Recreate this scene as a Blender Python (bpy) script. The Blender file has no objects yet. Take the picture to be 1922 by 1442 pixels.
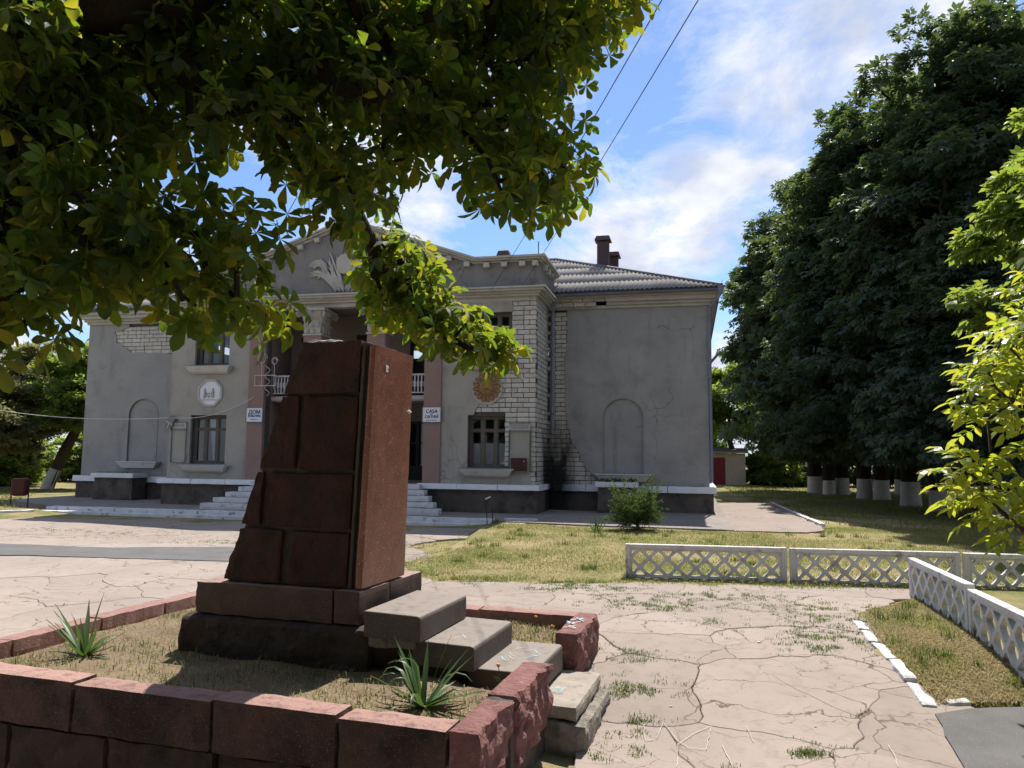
import bpy, bmesh, math, random
import numpy as np
from mathutils import Vector, Matrix, noise
from mathutils.geometry import tessellate_polygon

R = math.radians
random.seed(7)
rng = np.random.default_rng(11)
scene = bpy.context.scene
col = scene.collection

# ---------------------------------------------------------------- camera, sky, sun, exposure
cam_data = bpy.data.cameras.new('camera')
cam_data.sensor_width = 36.0
cam_data.lens = 27.05
cam_data.clip_start = 0.05
cam_data.clip_end = 3000
cam = bpy.data.objects.new('camera', cam_data)
col.objects.link(cam)
cam.matrix_world = (Matrix.Translation((0, 0, 2.0)) @ Matrix.Rotation(R(90 + 5.302), 4, 'X')
                    @ Matrix.Rotation(R(0.6), 4, 'Z'))
scene.camera = cam

SUN_AZ = 21.0     # degrees to the right of +Y
SUN_EL = 58.0
sun_dir = Vector((math.sin(R(SUN_AZ)) * math.cos(R(SUN_EL)), math.cos(R(SUN_AZ)) * math.cos(R(SUN_EL)), math.sin(R(SUN_EL))))

world = bpy.data.worlds.new('World')
scene.world = world
world.use_nodes = True
def make_sky():
    nt = world.node_tree
    N, L = nt.nodes, nt.links
    N.clear()
    out = N.new('ShaderNodeOutputWorld')
    bg = N.new('ShaderNodeBackground'); bg.inputs['Strength'].default_value = 0.095
    sky = N.new('ShaderNodeTexSky'); sky.sky_type = 'NISHITA'; sky.sun_disc = False
    sky.sun_elevation = R(SUN_EL); sky.sun_rotation = R(SUN_AZ)
    sky.air_density = 1.0; sky.dust_density = 0.25; sky.ozone_density = 2.0
    tc = N.new('ShaderNodeTexCoord')
    sep = N.new('ShaderNodeSeparateXYZ'); L.new(tc.outputs['Generated'], sep.inputs[0])
    def math_(op, a, b=None, v=None):
        m = N.new('ShaderNodeMath'); m.operation = op
        for i, s in enumerate((a, b)):
            if s is None: continue
            if isinstance(s, (int, float)): m.inputs[i].default_value = s
            else: L.new(s, m.inputs[i])
        return m.outputs[0]
    zz = math_('MAXIMUM', sep.outputs['Z'], 0.02)
    den = math_('ADD', zz, 0.16)
    px = math_('DIVIDE', sep.outputs['X'], den)
    py = math_('DIVIDE', sep.outputs['Y'], den)
    comb = N.new('ShaderNodeCombineXYZ'); L.new(px, comb.inputs[0]); L.new(py, comb.inputs[1])
    # cloud puffs
    mp = N.new('ShaderNodeMapping'); L.new(comb.outputs[0], mp.inputs['Vector'])
    mp.inputs['Location'].default_value = (3.1, 1.7, 0.4); mp.inputs['Rotation'].default_value = (0, 0, R(-28))
    mp.inputs['Scale'].default_value = (1.0, 0.75, 1)
    n1 = N.new('ShaderNodeTexNoise'); n1.inputs['Scale'].default_value = 3.4; n1.inputs['Detail'].default_value = 10
    n1.inputs['Roughness'].default_value = 0.66; n1.inputs['Distortion'].default_value = 0.35
    L.new(mp.outputs[0], n1.inputs['Vector'])
    # broad banks of cloud: streets running across the whole sky
    mp2 = N.new('ShaderNodeMapping'); L.new(comb.outputs[0], mp2.inputs['Vector'])
    mp2.inputs['Rotation'].default_value = (0, 0, R(BANK_ROT)); mp2.inputs['Location'].default_value = BANK_LOC
    wv = N.new('ShaderNodeTexWave'); wv.wave_type = 'BANDS'; wv.bands_direction = 'X'
    wv.inputs['Scale'].default_value = BANK_SCALE; wv.inputs['Distortion'].default_value = 1.8
    wv.inputs['Detail'].default_value = 2; wv.inputs['Detail Scale'].default_value = 0.7
    L.new(mp2.outputs[0], wv.inputs['Vector'])
    bank = math_('MULTIPLY', wv.outputs['Fac'], 0.27)
    s = math_('ADD', n1.outputs['Fac'], bank)
    # more cloud towards the horizon, where the layer is seen edge-on
    hz = math_('SUBTRACT', 0.55, zz); hz = math_('MAXIMUM', hz, 0.0); hz = math_('MULTIPLY', hz, 0.22)
    s = math_('ADD', s, hz)
    ramp = N.new('ShaderNodeValToRGB'); L.new(s, ramp.inputs[0])
    ramp.color_ramp.elements[0].position = 0.575; ramp.color_ramp.elements[0].color = (0, 0, 0, 1)
    ramp.color_ramp.elements[1].position = 0.82; ramp.color_ramp.elements[1].color = (1, 1, 1, 1)
    # soft grey undersides inside the cloud
    n2 = N.new('ShaderNodeTexNoise'); n2.inputs['Scale'].default_value = 5.5; n2.inputs['Detail'].default_value = 6
    L.new(mp.outputs[0], n2.inputs['Vector'])
    cr = N.new('ShaderNodeValToRGB'); L.new(n2.outputs['Fac'], cr.inputs[0])
    cr.color_ramp.elements[0].position = 0.36; cr.color_ramp.elements[0].color = (4.5, 4.9, 6.0, 1)
    cr.color_ramp.elements[1].position = 0.62; cr.color_ramp.elements[1].color = (7.2, 7.3, 7.6, 1)
    mix = N.new('ShaderNodeMix'); mix.data_type = 'RGBA'
    L.new(ramp.outputs[0], mix.inputs[0])
    gm = N.new('ShaderNodeMix'); gm.data_type = 'RGBA'; gm.blend_type = 'MULTIPLY'; gm.inputs[0].default_value = 1.0
    L.new(sky.outputs[0], gm.inputs[6]); gm.inputs[7].default_value = (0.88, 0.99, 1.16, 1)
    L.new(gm.outputs[2], mix.inputs[6]); L.new(cr.outputs[0], mix.inputs[7])
    L.new(mix.outputs[2], bg.inputs['Color']); L.new(bg.outputs[0], out.inputs[0])
BANK_ROT, BANK_LOC, BANK_SCALE = -9, (-0.33, 0, 0), 0.40
make_sky()

sd = bpy.data.lights.new('sun', 'SUN'); sd.energy = 4.9; sd.angle = R(0.55); sd.color = (1.0, 0.95, 0.87)
sun = bpy.data.objects.new('sun', sd); col.objects.link(sun)
sun.rotation_euler = sun_dir.to_track_quat('Z', 'Y').to_euler(); sun.location = (20, 50, 80)

vs = scene.view_settings
vs.view_transform = 'Standard'; vs.look = 'None'; vs.gamma = 1.0; vs.use_curve_mapping = False
vs.exposure = 0.60
scene.cycles.use_light_tree = False; scene.cycles.max_bounces = 4; scene.cycles.diffuse_bounces = 1; scene.cycles.glossy_bounces = 2; scene.cycles.transmission_bounces = 4; scene.cycles.transparent_max_bounces = 6

# ---------------------------------------------------------------- helpers
def tag(o, label=None, cat=None, group=None, kind=None):
    if label: o['label'] = label
    if cat: o['category'] = cat
    if group: o['group'] = group
    if kind: o['kind'] = kind
    return o
def link(name, me, mat=None, parent=None, loc=None, rz=None, **kw):
    o = bpy.data.objects.new(name, me); col.objects.link(o)
    if me is not None and mat is not None and len(me.materials) == 0: me.materials.append(mat)
    if parent is not None: o.parent = parent
    if loc is not None: o.location = loc
    if rz is not None: o.rotation_euler = (0, 0, rz)
    return tag(o, **kw)
def empty(name, loc=(0, 0, 0), rz=0.0, parent=None, **kw):
    o = bpy.data.objects.new(name, None); col.objects.link(o)
    o.empty_display_size = 0.2; o.location = loc; o.rotation_euler = (0, 0, rz)
    if parent: o.parent = parent
    return tag(o, **kw)
def pyd(name, verts, faces, smooth=False):
    me = bpy.data.meshes.new(name); me.from_pydata([tuple(v) for v in verts], [], [tuple(f) for f in faces]); me.update()
    if smooth: me.polygons.foreach_set('use_smooth', [True] * len(me.polygons))
    return me
class MB:
    """collects simple shapes into one mesh"""
    def __init__(s): s.v = []; s.f = []
    def box(s, x0, x1, y0, y1, z0, z1):
        n = len(s.v)
        s.v += [(x0,y0,z0),(x1,y0,z0),(x1,y1,z0),(x0,y1,z0),(x0,y0,z1),(x1,y0,z1),(x1,y1,z1),(x0,y1,z1)]
        s.f += [tuple(n+i for i in q) for q in ((0,3,2,1),(4,5,6,7),(0,1,5,4),(1,2,6,5),(2,3,7,6),(3,0,4,7))]
        return s
    def hexa(s, b, t):
        n = len(s.v); s.v += list(b) + list(t)
        s.f += [tuple(n+i for i in q) for q in ((0,3,2,1),(4,5,6,7),(0,1,5,4),(1,2,6,5),(2,3,7,6),(3,0,4,7))]
        return s
    def tube(s, pts, r, n=6, cap=True):
        pts = [Vector(p) for p in pts]; rs = r if isinstance(r, (list, tuple)) else [r] * len(pts)
        base = len(s.v); e1 = None
        for i, p in enumerate(pts):
            d = (pts[min(i+1, len(pts)-1)] - pts[max(i-1, 0)])
            if d.length < 1e-9: d = Vector((0,0,1))
            d.normalize()
            if e1 is None: e1 = d.cross(Vector((0,0,1)) if abs(d.z) < 0.9 else Vector((1,0,0)))
            e1 = e1 - d*e1.dot(d)
            if e1.length < 1e-5: e1 = d.cross(Vector((.3,.9,.1)))
            e1.normalize(); e2 = d.cross(e1)
            for k in range(n):
                t = 2*math.pi*k/n
                s.v.append(tuple(p + (e1*math.cos(t) + e2*math.sin(t)) * rs[i]))
        for i in range(len(pts)-1):
            for k in range(n):
                a0 = base+i*n+k; a1 = base+i*n+(k+1)%n
                s.f.append((a0, a1, a1+n, a0+n))
        if cap:
            s.f.append(tuple(base+k for k in range(n))[::-1]); s.f.append(tuple(base+(len(pts)-1)*n+k for k in range(n)))
        return s
    def prism(s, loop, axis_pts):
        """loop of 3D points extruded by vector axis_pts"""
        n = len(s.v); k = len(loop); a = Vector(axis_pts)
        s.v += [tuple(p) for p in loop] + [tuple(Vector(p)+a) for p in loop]
        s.f.append(tuple(n+i for i in range(k))); s.f.append(tuple(n+k+i for i in range(k))[::-1])
        for i in range(k):
            j = (i+1) % k
            s.f.append((n+j, n+i, n+k+i, n+k+j))
        return s
    def mesh(s, name, smooth=False, fix=True):
        me = pyd(name, s.v, s.f, smooth)
        if fix:
            bm = bmesh.new(); bm.from_mesh(me); bmesh.ops.recalc_face_normals(bm, faces=bm.faces); bm.to_mesh(me); bm.free()
        return me
    def build(s, name, mat, parent=None, smooth=False, bevel=0.0, **kw):
        me = s.mesh(name, smooth)
        if bevel:
            bm = bmesh.new(); bm.from_mesh(me)
            bmesh.ops.bevel(bm, geom=list(bm.edges), offset=bevel, segments=1, affect='EDGES', profile=0.5, clamp_overlap=True)
            bm.to_mesh(me); bm.free()
        return link(name, me, mat, parent, **kw)

def rough_mesh(name, corners, n, amp=0.01, freq=6.0, seed=0.0, edge=0.0, amps=None, smooth=False):
    """hexahedron from 8 corners (bottom 4 ccw, top 4), gridded, with noise on its surface.
    amps: per face amplitude (x-, x+, y-, y+, z-, z+)"""
    c = [Vector(p) for p in corners]
    def tri(a, b, d):
        lo = (c[0]*(1-a)+c[1]*a)*(1-b)+(c[3]*(1-a)+c[2]*a)*b
        hi = (c[4]*(1-a)+c[5]*a)*(1-b)+(c[7]*(1-a)+c[6]*a)*b
        return lo*(1-d)+hi*d
    nx, ny, nz = n
    idx = {}; verts = []; faces = []
    ctr = tri(.5,.5,.5)
    def vid(i, j, k):
        key = (i, j, k)
        if key in idx: return idx[key]
        p = tri(i/nx, j/ny, k/nz)
        dirs = []
        fl = (i == 0, i == nx, j == 0, j == ny, k == 0, k == nz)
        ax = [(c[0]-c[1]), (c[1]-c[0]), (c[0]-c[3]), (c[3]-c[0]), (c[0]-c[4]), (c[4]-c[0])]
        q = p * freq + Vector((seed*13.1, seed*7.7, seed*3.3))
        off = Vector((0,0,0)); cnt = 0
        for m in range(6):
            if fl[m]:
                d = ax[m].normalized(); a = amps[m] if amps else amp
                off += d * a * (noise.fractal(q, 1.0, 2.0, 4) * 0.9); cnt += 1
                if edge and sum(fl) > 1: off -= d * edge * (0.5 + 0.5*abs(noise.noise(q*1.7)))
        idx[key] = len(verts); verts.append(p + off); return idx[key]
    for k in range(nz):
        for i in range(nx):
            faces.append((vid(i,0,k), vid(i+1,0,k), vid(i+1,0,k+1), vid(i,0,k+1)))
            faces.append((vid(i+1,ny,k), vid(i,ny,k), vid(i,ny,k+1), vid(i+1,ny,k+1)))
        for j in range(ny):
            faces.append((vid(nx,j,k), vid(nx,j+1,k), vid(nx,j+1,k+1), vid(nx,j,k+1)))
            faces.append((vid(0,j+1,k), vid(0,j,k), vid(0,j,k+1), vid(0,j+1,k+1)))
    for i in range(nx):
        for j in range(ny):
            faces.append((vid(i,j,nz), vid(i+1,j,nz), vid(i+1,j+1,nz), vid(i,j+1,nz)))
            faces.append((vid(i,j+1,0), vid(i+1,j+1,0), vid(i+1,j,0), vid(i,j,0)))
    return pyd(name, verts, faces, smooth)
def bxc(x0,x1,y0,y1,z0,z1):
    return [(x0,y0,z0),(x1,y0,z0),(x1,y1,z0),(x0,y1,z0),(x0,y0,z1),(x1,y0,z1),(x1,y1,z1),(x0,y1,z1)]
def panel(name, outer, holes, y0, y1):
    """wall sheet in the XZ plane with holes; front at y0, back at y1"""
    loops = [outer] + holes
    pts = [p for l in loops for p in l]
    tris = tessellate_polygon([[Vector((p[0], p[1], 0)) for p in l] for l in loops])
    n = len(pts)
    v = [(p[0], y0, p[1]) for p in pts] + [(p[0], y1, p[1]) for p in pts]
    f = [tuple(t) for t in tris] + [tuple(i+n for i in t)[::-1] for t in tris]
    b = 0
    for l in loops:
        k = len(l)
        for i in range(k):
            j = (i+1) % k
            f.append((b+i, b+j, b+j+n, b+i+n))
        b += k
    me = pyd(name, v, f)
    bm = bmesh.new(); bm.from_mesh(me); bmesh.ops.recalc_face_normals(bm, faces=bm.faces); bm.to_mesh(me); bm.free()
    return me
def rect(x0, x1, z0, z1): return [(x0,z0),(x1,z0),(x1,z1),(x0,z1)]
def soup(name, V, F4):
    """fast mesh from numpy: V (n,3), F4 list of (m,k) index arrays"""
    me = bpy.data.meshes.new(name)
    me.vertices.add(len(V)); me.vertices.foreach_set('co', np.ascontiguousarray(V, dtype=np.float32).ravel())
    loops = np.concatenate([f.ravel() for f in F4]).astype(np.int32)
    tot = np.concatenate([np.full(len(f), f.shape[1]) for f in F4]).astype(np.int32)
    start = np.concatenate([[0], np.cumsum(tot)[:-1]]).astype(np.int32)
    me.loops.add(len(loops)); me.loops.foreach_set('vertex_index', loops)
    me.polygons.add(len(tot)); me.polygons.foreach_set('loop_start', start); me.polygons.foreach_set('loop_total', tot)
    me.update(calc_edges=True)
    return me
def text_mesh(body, size, depth=0.004, align='CENTER'):
    cu = bpy.data.curves.new('lettering', 'FONT'); cu.body = body; cu.size = size; cu.align_x = align; cu.align_y = 'CENTER'; cu.extrude = depth/2
    o = bpy.data.objects.new('lettering_tmp', cu); col.objects.link(o)
    dg = bpy.context.evaluated_depsgraph_get(); dg.update()
    me = bpy.data.meshes.new_from_object(o.evaluated_get(dg))
    bpy.data.objects.remove(o); me.transform(Matrix.Rotation(R(90), 4, 'X'))
    return me

# ---------------------------------------------------------------- materials
def nodes_of(name):
    m = bpy.data.materials.new(name); m.use_nodes = True
    return m, m.node_tree.nodes, m.node_tree.links, m.node_tree.nodes['Principled BSDF']
def mixc(N, L, fac, a, b, blend='MIX'):
    x = N.new('ShaderNodeMix'); x.data_type = 'RGBA'; x.blend_type = blend
    for s, i in ((fac, 0), (a, 6), (b, 7)):
        if isinstance(s, (int, float)): x.inputs[i].default_value = s
        elif isinstance(s, (tuple, list)): x.inputs[i].default_value = (*s[:3], 1)
        else: L.new(s, x.inputs[i])
    return x.outputs[2]
def ramp(N, L, src, p0, p1, c0=(0,0,0), c1=(1,1,1)):
    r = N.new('ShaderNodeValToRGB'); L.new(src, r.inputs[0])
    r.color_ramp.elements[0].position = p0; r.color_ramp.elements[0].color = (*c0, 1)
    r.color_ramp.elements[1].position = p1; r.color_ramp.elements[1].color = (*c1, 1)
    return r.outputs[0]
def pos(N, L, sc=(1,1,1)):
    g = N.new('ShaderNodeNewGeometry')
    if sc == (1,1,1): return g.outputs['Position']
    m = N.new('ShaderNodeMapping'); m.inputs['Scale'].default_value = sc; L.new(g.outputs['Position'], m.inputs['Vector']); return m.outputs[0]
def nz(N, L, vec, scale, detail=6, rough=.6, dist=0.0):
    n = N.new('ShaderNodeTexNoise'); n.inputs['Scale'].default_value = scale; n.inputs['Detail'].default_value = detail
    n.inputs['Roughness'].default_value = rough; n.inputs['Distortion'].default_value = dist
    L.new(vec, n.inputs['Vector']); return n.outputs['Fac']
def bumpn(N, L, bsdf, h, strength=.4, dist=.02):
    b = N.new('ShaderNodeBump'); b.inputs['Strength'].default_value = strength; b.inputs['Distance'].default_value = dist
    L.new(h, b.inputs['Height']); L.new(b.outputs[0], bsdf.inputs['Normal'])
def soot(N, L, c):
    """black mould stain washed down the wall below the broken downpipe"""
    g = N.new('ShaderNodeNewGeometry')
    mp = N.new('ShaderNodeVectorMath'); mp.operation = 'SUBTRACT'; L.new(g.outputs['Position'], mp.inputs[0]); mp.inputs[1].default_value = (1.30, 26.4, 0)
    sp = N.new('ShaderNodeSeparateXYZ'); L.new(mp.outputs[0], sp.inputs[0])
    def mt(op, a, b):
        x = N.new('ShaderNodeMath'); x.operation = op
        for i, s in enumerate((a, b)):
            if isinstance(s, (int, float)): x.inputs[i].default_value = s
            else: L.new(s, x.inputs[i])
        return x.outputs[0]
    d = mt('SQRT', mt('ADD', mt('POWER', sp.outputs['X'], 2.0), mt('POWER', sp.outputs['Y'], 2.0)), 0)
    n = nz(N, L, pos(N, L, (1,1,.3)), 4.5, 6)
    a = mt('SUBTRACT', 1.05, mt('DIVIDE', d, 1.1))
    zt = mt('SUBTRACT', 1.15, mt('MULTIPLY', sp.outputs['Z'], 0.30))
    s = mt('ADD', mt('MULTIPLY', mt('MINIMUM', a, zt), 1.0), mt('MULTIPLY', mt('SUBTRACT', n, .5), 0.7))
    return mixc(N, L, ramp(N, L, s, .10, .62), c, (.022,.020,.019))
def M(name, c1, c2, scale=2.0, rough=.9, bump=.4, bscale=40.0, bdist=.01, c3=None, s3=6.0, t3=(.55,.7), sc=(1,1,1), spec=.3, isl=0.0, c4=None, s4=60., t4=(.62,.68), metal=0.0, stain=False, streak=None, lit_top_dust=None):
    m, N, L, B = nodes_of(name)
    v = pos(N, L, sc)
    colr = mixc(N, L, ramp(N, L, nz(N, L, v, scale, 7), .32, .68), c1, c2)
    if c3: colr = mixc(N, L, ramp(N, L, nz(N, L, v, s3, 8, .65), *t3), colr, c3)
    if streak: colr = mixc(N, L, ramp(N, L, nz(N, L, pos(N, L, (1,1,.12)), 2.2, 6, .7), .56, .78), colr, streak)
    if streak and not stain:      # hairline cracks in the render
        wv = N.new('ShaderNodeTexNoise'); wv.inputs['Scale'].default_value = 1.3; wv.inputs['Detail'].default_value = 6; L.new(pos(N, L), wv.inputs['Vector'])
        va = N.new('ShaderNodeVectorMath'); va.operation = 'MULTIPLY_ADD'; L.new(wv.outputs['Color'], va.inputs[0]); va.inputs[1].default_value = (1.1,1.1,1.1); L.new(pos(N, L), va.inputs[2])
        vc = N.new('ShaderNodeTexVoronoi'); vc.feature = 'DISTANCE_TO_EDGE'; vc.inputs['Scale'].default_value = .55; L.new(va.outputs[0], vc.inputs['Vector'])
        ck = mixc(N, L, 1.0, ramp(N, L, vc.outputs['Distance'], .003, .009, (1,1,1), (0,0,0)), ramp(N, L, nz(N, L, pos(N, L), .5, 3), .54, .64), 'MULTIPLY')
        colr = mixc(N, L, ck, colr, tuple(q*.95 for q in streak))
    if c4: colr = mixc(N, L, ramp(N, L, nz(N, L, v, s4, 3, .5), *t4), colr, c4)
    if lit_top_dust:      # upward faces paler: dusty wear, plus sunlit tops painted into the colour
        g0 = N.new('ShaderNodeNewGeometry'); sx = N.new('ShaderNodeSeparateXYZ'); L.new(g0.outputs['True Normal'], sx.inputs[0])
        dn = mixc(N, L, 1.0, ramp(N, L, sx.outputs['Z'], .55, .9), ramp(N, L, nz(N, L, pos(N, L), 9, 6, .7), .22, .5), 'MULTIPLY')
        colr = mixc(N, L, dn, colr, lit_top_dust)
    if isl:
        g = N.new('ShaderNodeObjectInfo'); rr = ramp(N, L, g.outputs['Random'], 0, 1, (1-isl,)*3, (1+isl*.6,)*3)
        colr = mixc(N, L, 1.0, colr, rr, 'MULTIPLY')
    if stain: colr = soot(N, L, colr)
    L.new(colr, B.inputs['Base Color']); B.inputs['Roughness'].default_value = rough
    B.inputs['Specular IOR Level'].default_value = spec; B.inputs['Metallic'].default_value = metal
    if bump: bumpn(N, L, B, nz(N, L, pos(N, L), bscale, 5), bump, bdist)
    return m
MAT = {}
# facade
MAT['plaster'] = M('plaster', (.295,.29,.283), (.355,.348,.338), .9, .95, .8, 55, .012, c3=(.235,.23,.223), s3=1.3, t3=(.5,.75), streak=(.20,.19,.18))
MAT['plaster_warm'] = M('plaster_warm', (.40,.38,.335), (.335,.317,.278), .8, .95, .8, 55, .012, c3=(.27,.245,.21), s3=1.6, t3=(.56,.8), streak=(.23,.21,.185))
MAT['pink'] = M('pink_plaster', (.31,.205,.18), (.26,.175,.155), 1.2, .95, .6, 60, .01, c3=(.21,.145,.13), s3=2.5, t3=(.55,.8))
MAT['loggia'] = M('loggia_plaster', (.25,.205,.17), (.21,.175,.145), 1.0, .95, .4, 60, .008)
MAT['mortar'] = M('mortar', (.075,.07,.066), (.12,.112,.105), 5, .95, .5, 50)
MAT['trim'] = M('old_white_trim', (.52,.495,.45), (.43,.405,.36), 1.6, .85, .3, 45, .006, c3=(.28,.26,.225), s3=3.0, t3=(.58,.75))
MAT['parapet'] = M('parapet_render', (.27,.255,.24), (.215,.205,.195), 1.0, .95, .5, 40, .01, c3=(.10,.10,.10), s3=1.1, t3=(.56,.74), streak=(.10,.10,.10))
MAT['white_paint'] = M('white_paint_worn', (.66,.66,.67), (.54,.53,.53), 3, .85, .5, 30, .012, c3=(.27,.24,.21), s3=5, t3=(.56,.66))
MAT['ledge_white'] = M('ledge_whitewash', (.76,.77,.80), (.68,.69,.72), 3, .8, .25, 30, .006, c3=(.40,.38,.37), s3=5, t3=(.64,.76), stain=True)
MAT['plinth'] = M('plinth_render', (.095,.082,.07), (.135,.115,.10), 1.5, .95, .6, 30, .012, c3=(.045,.04,.036), s3=2.2, t3=(.48,.68), stain=True)
MAT['sill_white'] = M('sill_white', (.62,.60,.56), (.53,.51,.47), 2, .85, .2, 40, .006, c3=(.36,.34,.30), s3=4, t3=(.6,.75))
MAT['wood_dark'] = M('window_wood', (.14,.12,.10), (.10,.085,.072), 4, .7, .3, 30, .004, c3=(.15,.135,.12), s3=6, t3=(.55,.7), sc=(1,1,.2))
MAT['curtain'] = M('curtain', (.80,.80,.84), (.70,.70,.75), 5, .9, 0)
MAT['blue_tin'] = M('blue_tin', (.20,.25,.36), (.16,.20,.29), 3, .5, .15, 20)
MAT['downpipe'] = M('downpipe_tin', (.22,.24,.31), (.17,.19,.25), 3, .5, .15, 20, c3=(.13,.11,.10), s3=5, t3=(.62,.75))
MAT['chimney'] = M('chimney_tin', (.10,.055,.055), (.07,.045,.05), 3, .6, .2, 20)
MAT['asbestos'] = M('asbestos_sheet', (.37,.34,.31), (.30,.275,.25), 2.0, 1.0, .3, 40, .006, c3=(.12,.11,.10), s3=3.5, t3=(.60,.75), isl=.12, spec=.02)
MAT['roof_trim'] = M('roof_trim', (.10,.10,.12), (.14,.14,.16), 3, .7, .1)
MAT['sign_white'] = M('sign_enamel', (.78,.79,.84), (.72,.73,.78), 3, .5, 0)
MAT['sign_blue'] = M('sign_letters', (.025,.03,.10), (.03,.035,.11), 3, .6, 0)
MAT['frame_grey'] = M('frame_grey', (.22,.24,.25), (.16,.17,.18), 5, .6, .1)
MAT['board_green'] = M('board_green', (.04,.13,.07), (.03,.09,.05), 5, .6, .1)
MAT['board_red'] = M('board_red', (.085,.025,.025), (.06,.02,.02), 5, .8, .2, c3=(.40,.36,.34), s3=16, t3=(.60,.64))
MAT['sun_clay'] = M('sun_clay', (.34,.20,.075), (.27,.15,.055), 8, .8, .3)
MAT['sun_line'] = M('sun_line', (.22,.09,.03), (.18,.07,.02), 8, .8, 0)
MAT['black'] = M('dark_metal', (.02,.02,.022), (.03,.03,.03), 8, .6, 0)
MAT['bin_red'] = M('bin_paint', (.07,.018,.016), (.05,.015,.015), 6, .6, .1)
MAT['gate_red'] = M('gate_paint', (.24,.03,.035), (.19,.025,.03), 2, .6, .1)
MAT['cream'] = M('garage_render', (.50,.44,.34), (.42,.37,.29), 2, .95, .2)
# granite
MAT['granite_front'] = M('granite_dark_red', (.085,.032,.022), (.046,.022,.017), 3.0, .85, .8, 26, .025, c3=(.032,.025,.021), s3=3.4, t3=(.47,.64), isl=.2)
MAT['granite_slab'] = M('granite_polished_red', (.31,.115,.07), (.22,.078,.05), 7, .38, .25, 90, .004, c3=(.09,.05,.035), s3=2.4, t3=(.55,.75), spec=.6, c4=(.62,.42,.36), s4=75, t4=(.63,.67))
MAT['granite_plinth'] = M('granite_grey_brown', (.115,.075,.058), (.08,.053,.042), 5, .7, .4, 60, .006, c3=(.075,.055,.045), s3=4, t3=(.55,.72), c4=(.20,.14,.12), s4=110, t4=(.6,.66), lit_top_dust=(.30,.20,.165))  # tops paler for sun as well as dusty wear, painted in
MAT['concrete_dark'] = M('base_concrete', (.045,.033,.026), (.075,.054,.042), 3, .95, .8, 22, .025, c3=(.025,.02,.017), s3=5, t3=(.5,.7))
MAT['curb_granite'] = M('curb_granite_pink', (.32,.18,.15), (.255,.14,.118), 6, .85, .6, 45, .012, c3=(.20,.10,.085), s3=12, t3=(.55,.7), c4=(.42,.27,.24), s4=120, t4=(.6,.68), isl=.1)
MAT['curb_front'] = M('curb_granite_dirty_shaded', (.125,.066,.052), (.085,.048,.040), 4, .9, .8, 30, .02, c3=(.04,.028,.024), s3=2.6, t3=(.42,.62), c4=(.28,.18,.16), s4=120, t4=(.62,.70), isl=.12, lit_top_dust=(.36,.215,.18))  # base colour holds grime and the front's shade; pale tops carry the sun
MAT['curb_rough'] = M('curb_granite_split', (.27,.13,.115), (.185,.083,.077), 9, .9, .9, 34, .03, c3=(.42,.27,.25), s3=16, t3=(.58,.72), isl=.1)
MAT['step_granite'] = M('step_granite_grey', (.125,.10,.085), (.095,.078,.068), 5, .75, .3, 80, .004, c3=(.06,.053,.048), s3=4, t3=(.56,.75), c4=(.25,.21,.19), s4=130, t4=(.6,.66), lit_top_dust=(.235,.195,.17))  # dark treads' fronts and paler tops put shade and sun into the colour
MAT['step_concrete'] = M('step_concrete', (.36,.31,.26), (.29,.25,.21), 5, .9, .6, 40, .015, c3=(.19,.17,.15), s3=9, t3=(.55,.7))
MAT['mortar_light'] = M('mortar_grey', (.105,.092,.08), (.07,.062,.055), 6, .95, .7, 40, .02)
MAT['foot_concrete'] = M('foot_concrete', (.30,.26,.215), (.21,.185,.16), 6, .95, .9, 24, .03, c3=(.10,.09,.08), s3=7, t3=(.5,.7))
MAT['chalk_blue'] = M('chalk_blue', (.30,.62,.66), (.38,.66,.70), 20, .95, 0)
MAT['chalk_white'] = M('chalk_white', (.50,.455,.41), (.56,.51,.46), 20, .95, 0)
MAT['fence_white'] = M('fence_whitewash', (.68,.67,.65), (.58,.57,.55), 3, .85, .6, 35, .012, c3=(.30,.27,.23), s3=5, t3=(.55,.70), streak=(.42,.39,.34))
MAT['asphalt'] = M('asphalt', (.11,.105,.105), (.15,.145,.14), 2, .95, .6, 120, .006, c4=(.24,.23,.22), s4=90, t4=(.62,.7))
MAT['terrace'] = M('terrace_asphalt', (.23,.20,.18), (.28,.245,.22), 1.4, .95, .5, 80, .006, c3=(.17,.15,.135), s3=2.5, t3=(.5,.7))
MAT['bark'] = M('bark', (.040,.030,.023), (.022,.017,.014), 6, .95, 1.0, 18, .03, sc=(1,1,.3))
MAT['bark_brown'] = M('bark_brown', (.10,.075,.055), (.06,.045,.033), 6, .95, 1.0, 18, .03, sc=(1,1,.3))
MAT['limewash'] = M('limewash', (.72,.69,.64), (.58,.55,.50), 4, .9, .6, 20, .02, c3=(.30,.26,.22), s3=6, t3=(.62,.75))
MAT['wire'] = M('wire', (.03,.03,.035), (.03,.03,.035), 1, .6, 0)
MAT['wire_white'] = M('wire_white', (.66,.64,.60), (.55,.54,.50), 5, .6, 0)

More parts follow.
